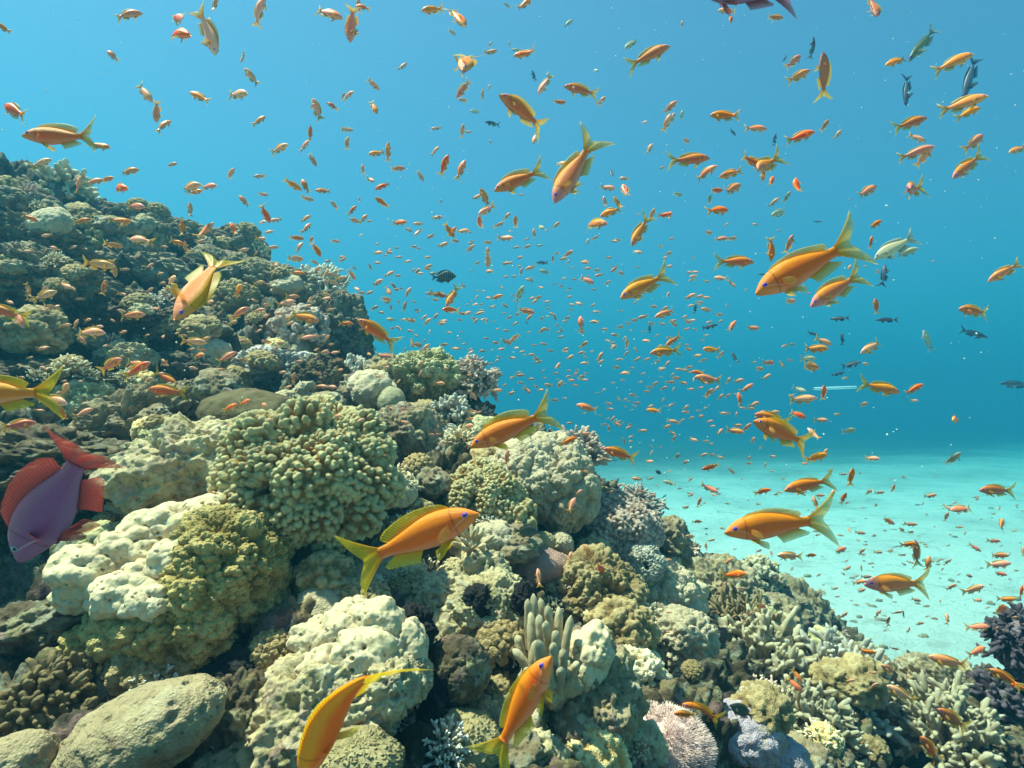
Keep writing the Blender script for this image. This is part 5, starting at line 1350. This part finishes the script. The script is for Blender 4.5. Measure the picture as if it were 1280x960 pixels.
T(850, 640, S3, [(415,163,95,178),(480,160,50,0),(590,143,60,15),(45,92,45,170),(97,130,30,90),(115,105,30,20),(60,35,40,0),(175,185,45,35),(293,145,30,0),(340,157,25,90),(195,232,75,20),(220,285,45,-10),(300,350,50,-20),(160,278,40,60),
 (672,148,35,40),(738,150,35,-5),(825,160,35,0),(788,145,20,30),(690,122,20,0),(770,30,55,-30),(855,45,45,0),(670,78,40,-5),(858,75,30,0),(825,65,30,-30),(630,70,20,90),(720,88,25,0),(990,20,40,80),(845,120,55,10),(925,197,60,75),
 (958,195,20,0),(993,188,38,45),(1095,130,50,-35),(1192,50,70,25),(1165,108,50,0),(1180,160,70,0),(1180,195,80,10),(1185,228,55,-10),(1275,150,40,60),(1075,237,35,-20),(1005,280,40,40),(1085,290,80,25),(1107,328,40,-5),(1210,325,60,10),
 (1270,300,50,80),(880,328,38,-15),(915,350,30,0),(692,242,40,5),(665,260,40,30),(672,292,40,10),(575,285,30,10),(607,230,20,-30),(620,210,35,20),(675,210,25,80),(705,192,20,0),(655,240,20,30),(515,235,20,40),(655,345,20,0),
 (585,315,20,0),(608,385,38,30),(733,380,42,40),(805,375,35,40),(832,382,30,100,'b'),(772,405,40,100),(757,442,25,0),(850,440,28,20),(890,415,30,20),(995,400,40,70),(945,395,20,0),(645,438,20,90),(795,508,32,0),(690,520,65,0),
 (1185,362,85,0),(1100,427,75,10),(1100,520,80,20),(1015,562,130,170),(785,590,85,150),(718,598,30,10),(715,648,45,40),(630,628,38,20),(830,680,110,152),(1215,615,120,155),(1265,650,60,170),(435,605,60,-60),(425,640,75,-45)])
T(0, 320, S3, [(360,30,100,-5),(422,40,70,-80),(240,110,60,-20),(160,150,80,30),(105,120,50,-70),(70,230,80,-60),(385,120,60,75),(240,258,40,10),(280,255,40,70),(325,282,100,-3),(300,305,55,-50),(485,220,85,5),(630,97,80,20),
 (640,125,50,-20),(960,100,45,10),(885,130,60,35),(885,215,75,40),(1010,180,50,90,'p'),(960,203,50,10),(1060,175,60,20),(1085,150,50,0),(1135,305,60,15),(1215,305,40,45),(1200,360,50,15),(715,318,90,-5),(757,312,50,20),(737,370,55,5),
 (840,378,70,35),(725,418,40,170),(410,405,100,25),(500,400,80,-10),(505,425,110,30),(240,500,80,35),(200,535,110,-15),(235,590,50,90),(305,585,60,30),(60,630,100,10),(850,565,60,25),(910,545,50,20),(975,553,40,-5),(1090,455,45,65),
 (1190,485,60,-5),(1230,488,60,0),(1000,612,25,20),(440,815,45,10),(760,500,60,-40),(1105,60,60,-10),(1210,160,50,20),(1225,200,40,0),(1265,385,30,0),(1150,165,30,60),(650,195,25,60)])
T(425, 320, S3, [(235,617,45,-15),(495,515,45,-60),(580,500,45,0),(475,632,40,10),(620,755,60,80),(845,690,70,20),(690,500,50,0),(912,660,40,0),(860,930,60,60)])
T(425, 640, S3, [(740,250,65,95),(925,150,65,125),(855,165,30,60),(1215,178,35,0)])

def fish_cap(px, py):
    """farthest sensible distance for a fish seen at this point: in front of whatever reef or sand lies there"""
    r = ray(px, py); l = np.linalg.norm(r); u = r / l
    d = terrain_depth(px, py, 60.0) * .9
    for c, R in COLONIES:
        b = float(u @ c); q = float(c @ c) - b * b
        if b > 0 and q < (R * 1.15) ** 2:
            d = min(d, (b - math.sqrt((R * 1.15) ** 2 - q)) / l)
    return d * .95

def small_mesh(kind, k, dorsal, spread, seed):
    tb = ANTHIAS; tail = .9; fork = .75
    if kind == 'blue':
        tb, tail, dorsal, fork = SLIM, .8, .5, .9
    pt = fish_parts(tb, False, tail, dorsal, spread, fork, seed)
    vs, fs, av, at_, mi, n = [], [], [], [], [], 0
    for nm, lst in pt.items():
        for V, F, vv, tt in lst:
            vs.append(bend_pts(V, k)); fs.append(F + n); n += len(V)
            av.append(vv); at_.append(tt); mi.append(np.full(len(F), 0 if nm == 'body' else 2 if nm == 'eye' else 1))
    return np.concatenate(vs), np.concatenate(fs), np.concatenate(av), np.concatenate(at_), np.concatenate(mi)

SMALL = {}
for kd in ('small', 'pale', 'blue'):
    SMALL[kd] = []
    for i, (k, dz, sp) in enumerate([(0, .8, .4), (.7, .5, .6), (-.7, .9, .5), (1.4, .7, .8), (-1.3, .5, .4), (.3, .35, .2)]):
        g = small_mesh(kd, k, dz, sp, i)
        me = new_mesh('small_fish', g[0], g[1], attrs={'v': g[2], 't': g[3]}, mats=list(FM[kd]), fmat=g[4])
        SMALL[kd].append((g, me))

LAND = [  # x, y, short name of something one can find
 (83,172,'the big orange fish upper left'),(252,350,'the head down yellow fish'),(645,533,'the yellow finned fish in the centre'),(512,676,'the largest centre fish'),(474,417,'the streamered fish by the wall'),
 (808,356,'the amber fish over open water'),(777,568,'the dark eyed fish by the sand'),(1014,330,'the largest fish on the right'),(978,655,'the big level fish over sand'),(1126,730,'the peach level fish over sand'),
 (982,543,'the fish with open pectorals'),(1098,484,'the amber fish by the pipe'),(1248,613,'the red fish near the right edge'),(1219,389,'the white snouted fish far right'),(657,142,'the white snouted fish at top'),
 (652,224,'the yellow backed fish upper centre'),(720,210,'the big diving fish'),(583,75,'the head on fish near the top'),(808,71,'the right facing fish near the top'),(740,279,'the fish turned to the camera'),
 (858,200,'the streamered fish upper right'),(1030,98,'the upright brown fish'),(1211,206,'the yellow tailed fish far right'),(1140,237,'the head on fish upper right'),(958,206,'the tight cluster upper right'),
 (916,327,'the amber fish heading right'),(552,346,'the striped dark fish'),(1155,52,'the grey green slender fish'),(1245,740,'the right edge over the sand'),(1045,790,'the dark forked tail damselfish'),
 (948,722,'the bushy head by the sand'),(1000,772,'the grey rock cone'),(372,418,'the pinkish cauliflower coral'),(72,250,'the pale branching wall coral'),(180,545,'the grey rock wedge'),(325,512,'the pale brown dome'),
 (533,472,'the pale green ridge coral'),(590,480,'the pink grey ridge bush'),(300,320,'the rounded cap of the wall'),(395,365,'the spiky coral on the crest'),(50,352,'the broad wall shelf'),(130,130,'the upper left corner water'),
 (230,40,'the three fish at upper left'),(420,20,'the fish at the top edge'),(40,490,'the yellow tail at left'),(772,668,'the pinkish white soft coral'),(1000,880,'the staghorn thickets'),(1195,880,'the mossy mound at right'),
 (440,300,'the open water left of centre'),(880,470,'the densest part of the swarm'),(330,180,'the bright water upper left'),
]
def heading_word(a):
    return ['right', 'up right', 'up', 'up left', 'left', 'down left', 'down', 'down right'][int(round((a % 360) / 45)) % 8]

fr2 = np.random.default_rng(21)
fishes = []
for (x, y, L, ang, c) in TILES:
    # skip a duplicate of something already surveyed in a neighbouring tile
    if any(abs(x - f[0]) + abs(y - f[1]) < 3.2 for f in fishes):
        continue
    fishes.append((x, y, L * 1.14, ang, {'o': 'small', 'p': 'pale', 'b': 'blue'}[c]))
xr = random.Random(5)
for i in range(520):                 # the thin outer haze of the swarm, too small to survey one by one
    if i < 110: x, y, L = xr.uniform(0, 430), xr.uniform(300, 520), xr.uniform(9, 16)
    elif i < 400: x, y, L = xr.gauss(700, 160), xr.gauss(410, 80), xr.uniform(6.5, 12.5)
    else: x, y, L = xr.uniform(830, 1280), xr.uniform(590, 790), xr.uniform(5, 9)
    fishes.append((x, y, L, xr.choice([0, 10, -15, 20, 35, 180, 170, 195]) + xr.uniform(-12, 12), 'small'))
fishes.sort(key=lambda f: -f[2])
N_ANTHIAS_BIG = sum(1 for o in COL.objects if o.name.split('.')[0] == 'anthias')
quota = {'small': 300 - N_ANTHIAS_BIG, 'pale': 60, 'blue': 40}
names = {'small': 'anthias', 'pale': 'pale_fish', 'blue': 'slate_fish'}
colour = {'small': 'orange', 'pale': 'pale', 'blue': 'slate blue'}
groups = {'small': 'anthias of the reef swarm', 'pale': 'pale fish in the water column', 'blue': 'slate blue fish in the haze'}
made, rest = [], []
for x, y, L, ang, kd in fishes:
    psi = float(np.clip(fr2.normal(0, 20), -42, 42))
    real = float(fr2.uniform(.042, .066)) * (1.2 if kd == 'blue' else 1)
    cp = math.cos(R_(psi))
    d = real * FPX / L * cp
    cap = fish_cap(x, y)
    if d > cap:
        d = cap
    size = L * d / FPX / cp
    fr = fish_frame(ang, psi, 0, float(fr2.normal(0, 12)))
    var = int(fr2.integers(6))
    m = mat4(fr, at(x, y, d), size * np.array([1, 1, float(fr2.uniform(.84, 1.04))]))
    if quota[kd] > 0:
        quota[kd] -= 1
        o = bpy.data.objects.new(names[kd], SMALL[kd][var][1])
        COL.objects.link(o)
        o.matrix_world = m
        made.append((o, x, y, L, ang, kd))
    else:
        rest.append((kd, var, m))

# labels: size, colour, heading, and the landmark each is nearest to
bins = {}
for rec in made:
    o, x, y, L, ang, kd = rec
    dist = [math.hypot(x - a, y - b) for a, b, _ in LAND]
    i = int(np.argmin(dist)); dx, dy = x - LAND[i][0], y - LAND[i][1]
    rel = ('right of' if dx > 0 else 'left of') if abs(dx) > abs(dy) else ('below' if dy > 0 else 'above')
    key = ('tiny' if L < 15 else 'small', colour[kd], heading_word(ang), rel, LAND[i][2])
    bins.setdefault(key, []).append((dist[i], rec))
for key, lst in bins.items():
    lst.sort(key=lambda q: q[0])
    for n, (_, rec) in enumerate(lst):
        sz, cl, hd, rel, nm = key
        near = '' if len(lst) == 1 else (ORD[n] + 'nearest ').replace('  ', ' ')
        tag(rec[0], f'{sz} {cl} fish heading {hd}, {near}{rel} {nm}', 'fish', groups[rec[5]])

# the remaining far specks of the swarm, one body of stuff
vs, fs, av, tv, mi, n = [], [], [], [], [], 0
for kd, var, m in rest:
    g = SMALL[kd][var][0]
    A = np.array(m)
    vs.append(g[0] @ A[:3, :3].T + A[:3, 3]); fs.append(g[1] + n); n += len(g[0])
    av.append(g[2]); tv.append(g[3]); mi.append(g[4] + {'small': 0, 'pale': 3, 'blue': 6}[kd])
if vs:
    me = new_mesh('distant_shoal', np.concatenate(vs), np.concatenate(fs), attrs={'v': np.concatenate(av), 't': np.concatenate(tv)},
                  mats=list(FM['small']) + list(FM['pale']) + list(FM['blue']), fmat=np.concatenate(mi))
    o = link('distant_shoal', me)
    o['kind'] = 'stuff'
    o['label'] = 'far small fish of the swarm too many to count'; o['category'] = 'fish shoal'

# ------------------------------------------------------------------ small things in the water
def simple(name, col, rough=.5):
    m, t, b, o = nt(name); b.inputs['Base Color'].default_value = (*col, 1); b.inputs['Roughness'].default_value = rough
    return m
p0, p1 = at(1017, 486, 9.0), at(1070, 484, 9.4)
V, F = tube([p0, p0 * .5 + p1 * .5, p1], [.02, .02, .02], 10)
tag(link('pipe', new_mesh('pipe', V, F, mats=[simple('pale plastic', (.75, .85, .88))])), 'thin pale blue straight pipe in hazy water left of the amber fish', 'pipe')
sp = np.random.default_rng(3)
v0, f0 = ico(1)
parts = []
for i in range(340):
    d = sp.uniform(.7, 3.2); x, y = sp.uniform(0, 1280), sp.uniform(0, 620)
    if d > fish_cap(x, y): continue
    parts.append((v0 * sp.uniform(.0005, .0018) * (.5 + .5 * d) + at(x, y, d), f0))
V, F, _ = join(parts)
o = link('suspended_particles', new_mesh('suspended_particles', V, F, mats=[simple('plankton specks', (.7, .72, .68))]))
o['kind'] = 'stuff'

# rubble lying on the sand
rb = np.random.default_rng(9)
v1, f1_ = ico(2)
parts = []
for i in range(230):
    y = 2.6 + 11 * rb.random() ** 1.6; x = rb.uniform(.1, 1.15) * y * .95
    s_ = rb.uniform(.006, .026) * (1 + .5 * (y > 5))
    w = v1 * np.array([rb.uniform(.6, 1.6), rb.uniform(.6, 1.4), rb.uniform(.3, .8)]) * s_
    w = w * (1 + .45 * fbm(v1 * 1.7 + i, 2))[:, None]
    parts.append((w + np.array([x, y, SAND_Z + .10 * float(fbm(np.array([[x, y, 0]]) * .22, 3)[0]) + .03 * float(fbm(np.array([[x, y, 0]]) * 1.3, 3)[0]) + .2 * s_ + .021 * max(0.0, math.hypot(x, y) - 9)]), f1_))
V, F, _ = join(parts)
o = link('rubble', new_mesh('rubble', V, F, mats=[M['rock_mossy']]))
o['kind'] = 'stuff'; o['label'] = 'scattered coral rubble lying on the white sand'
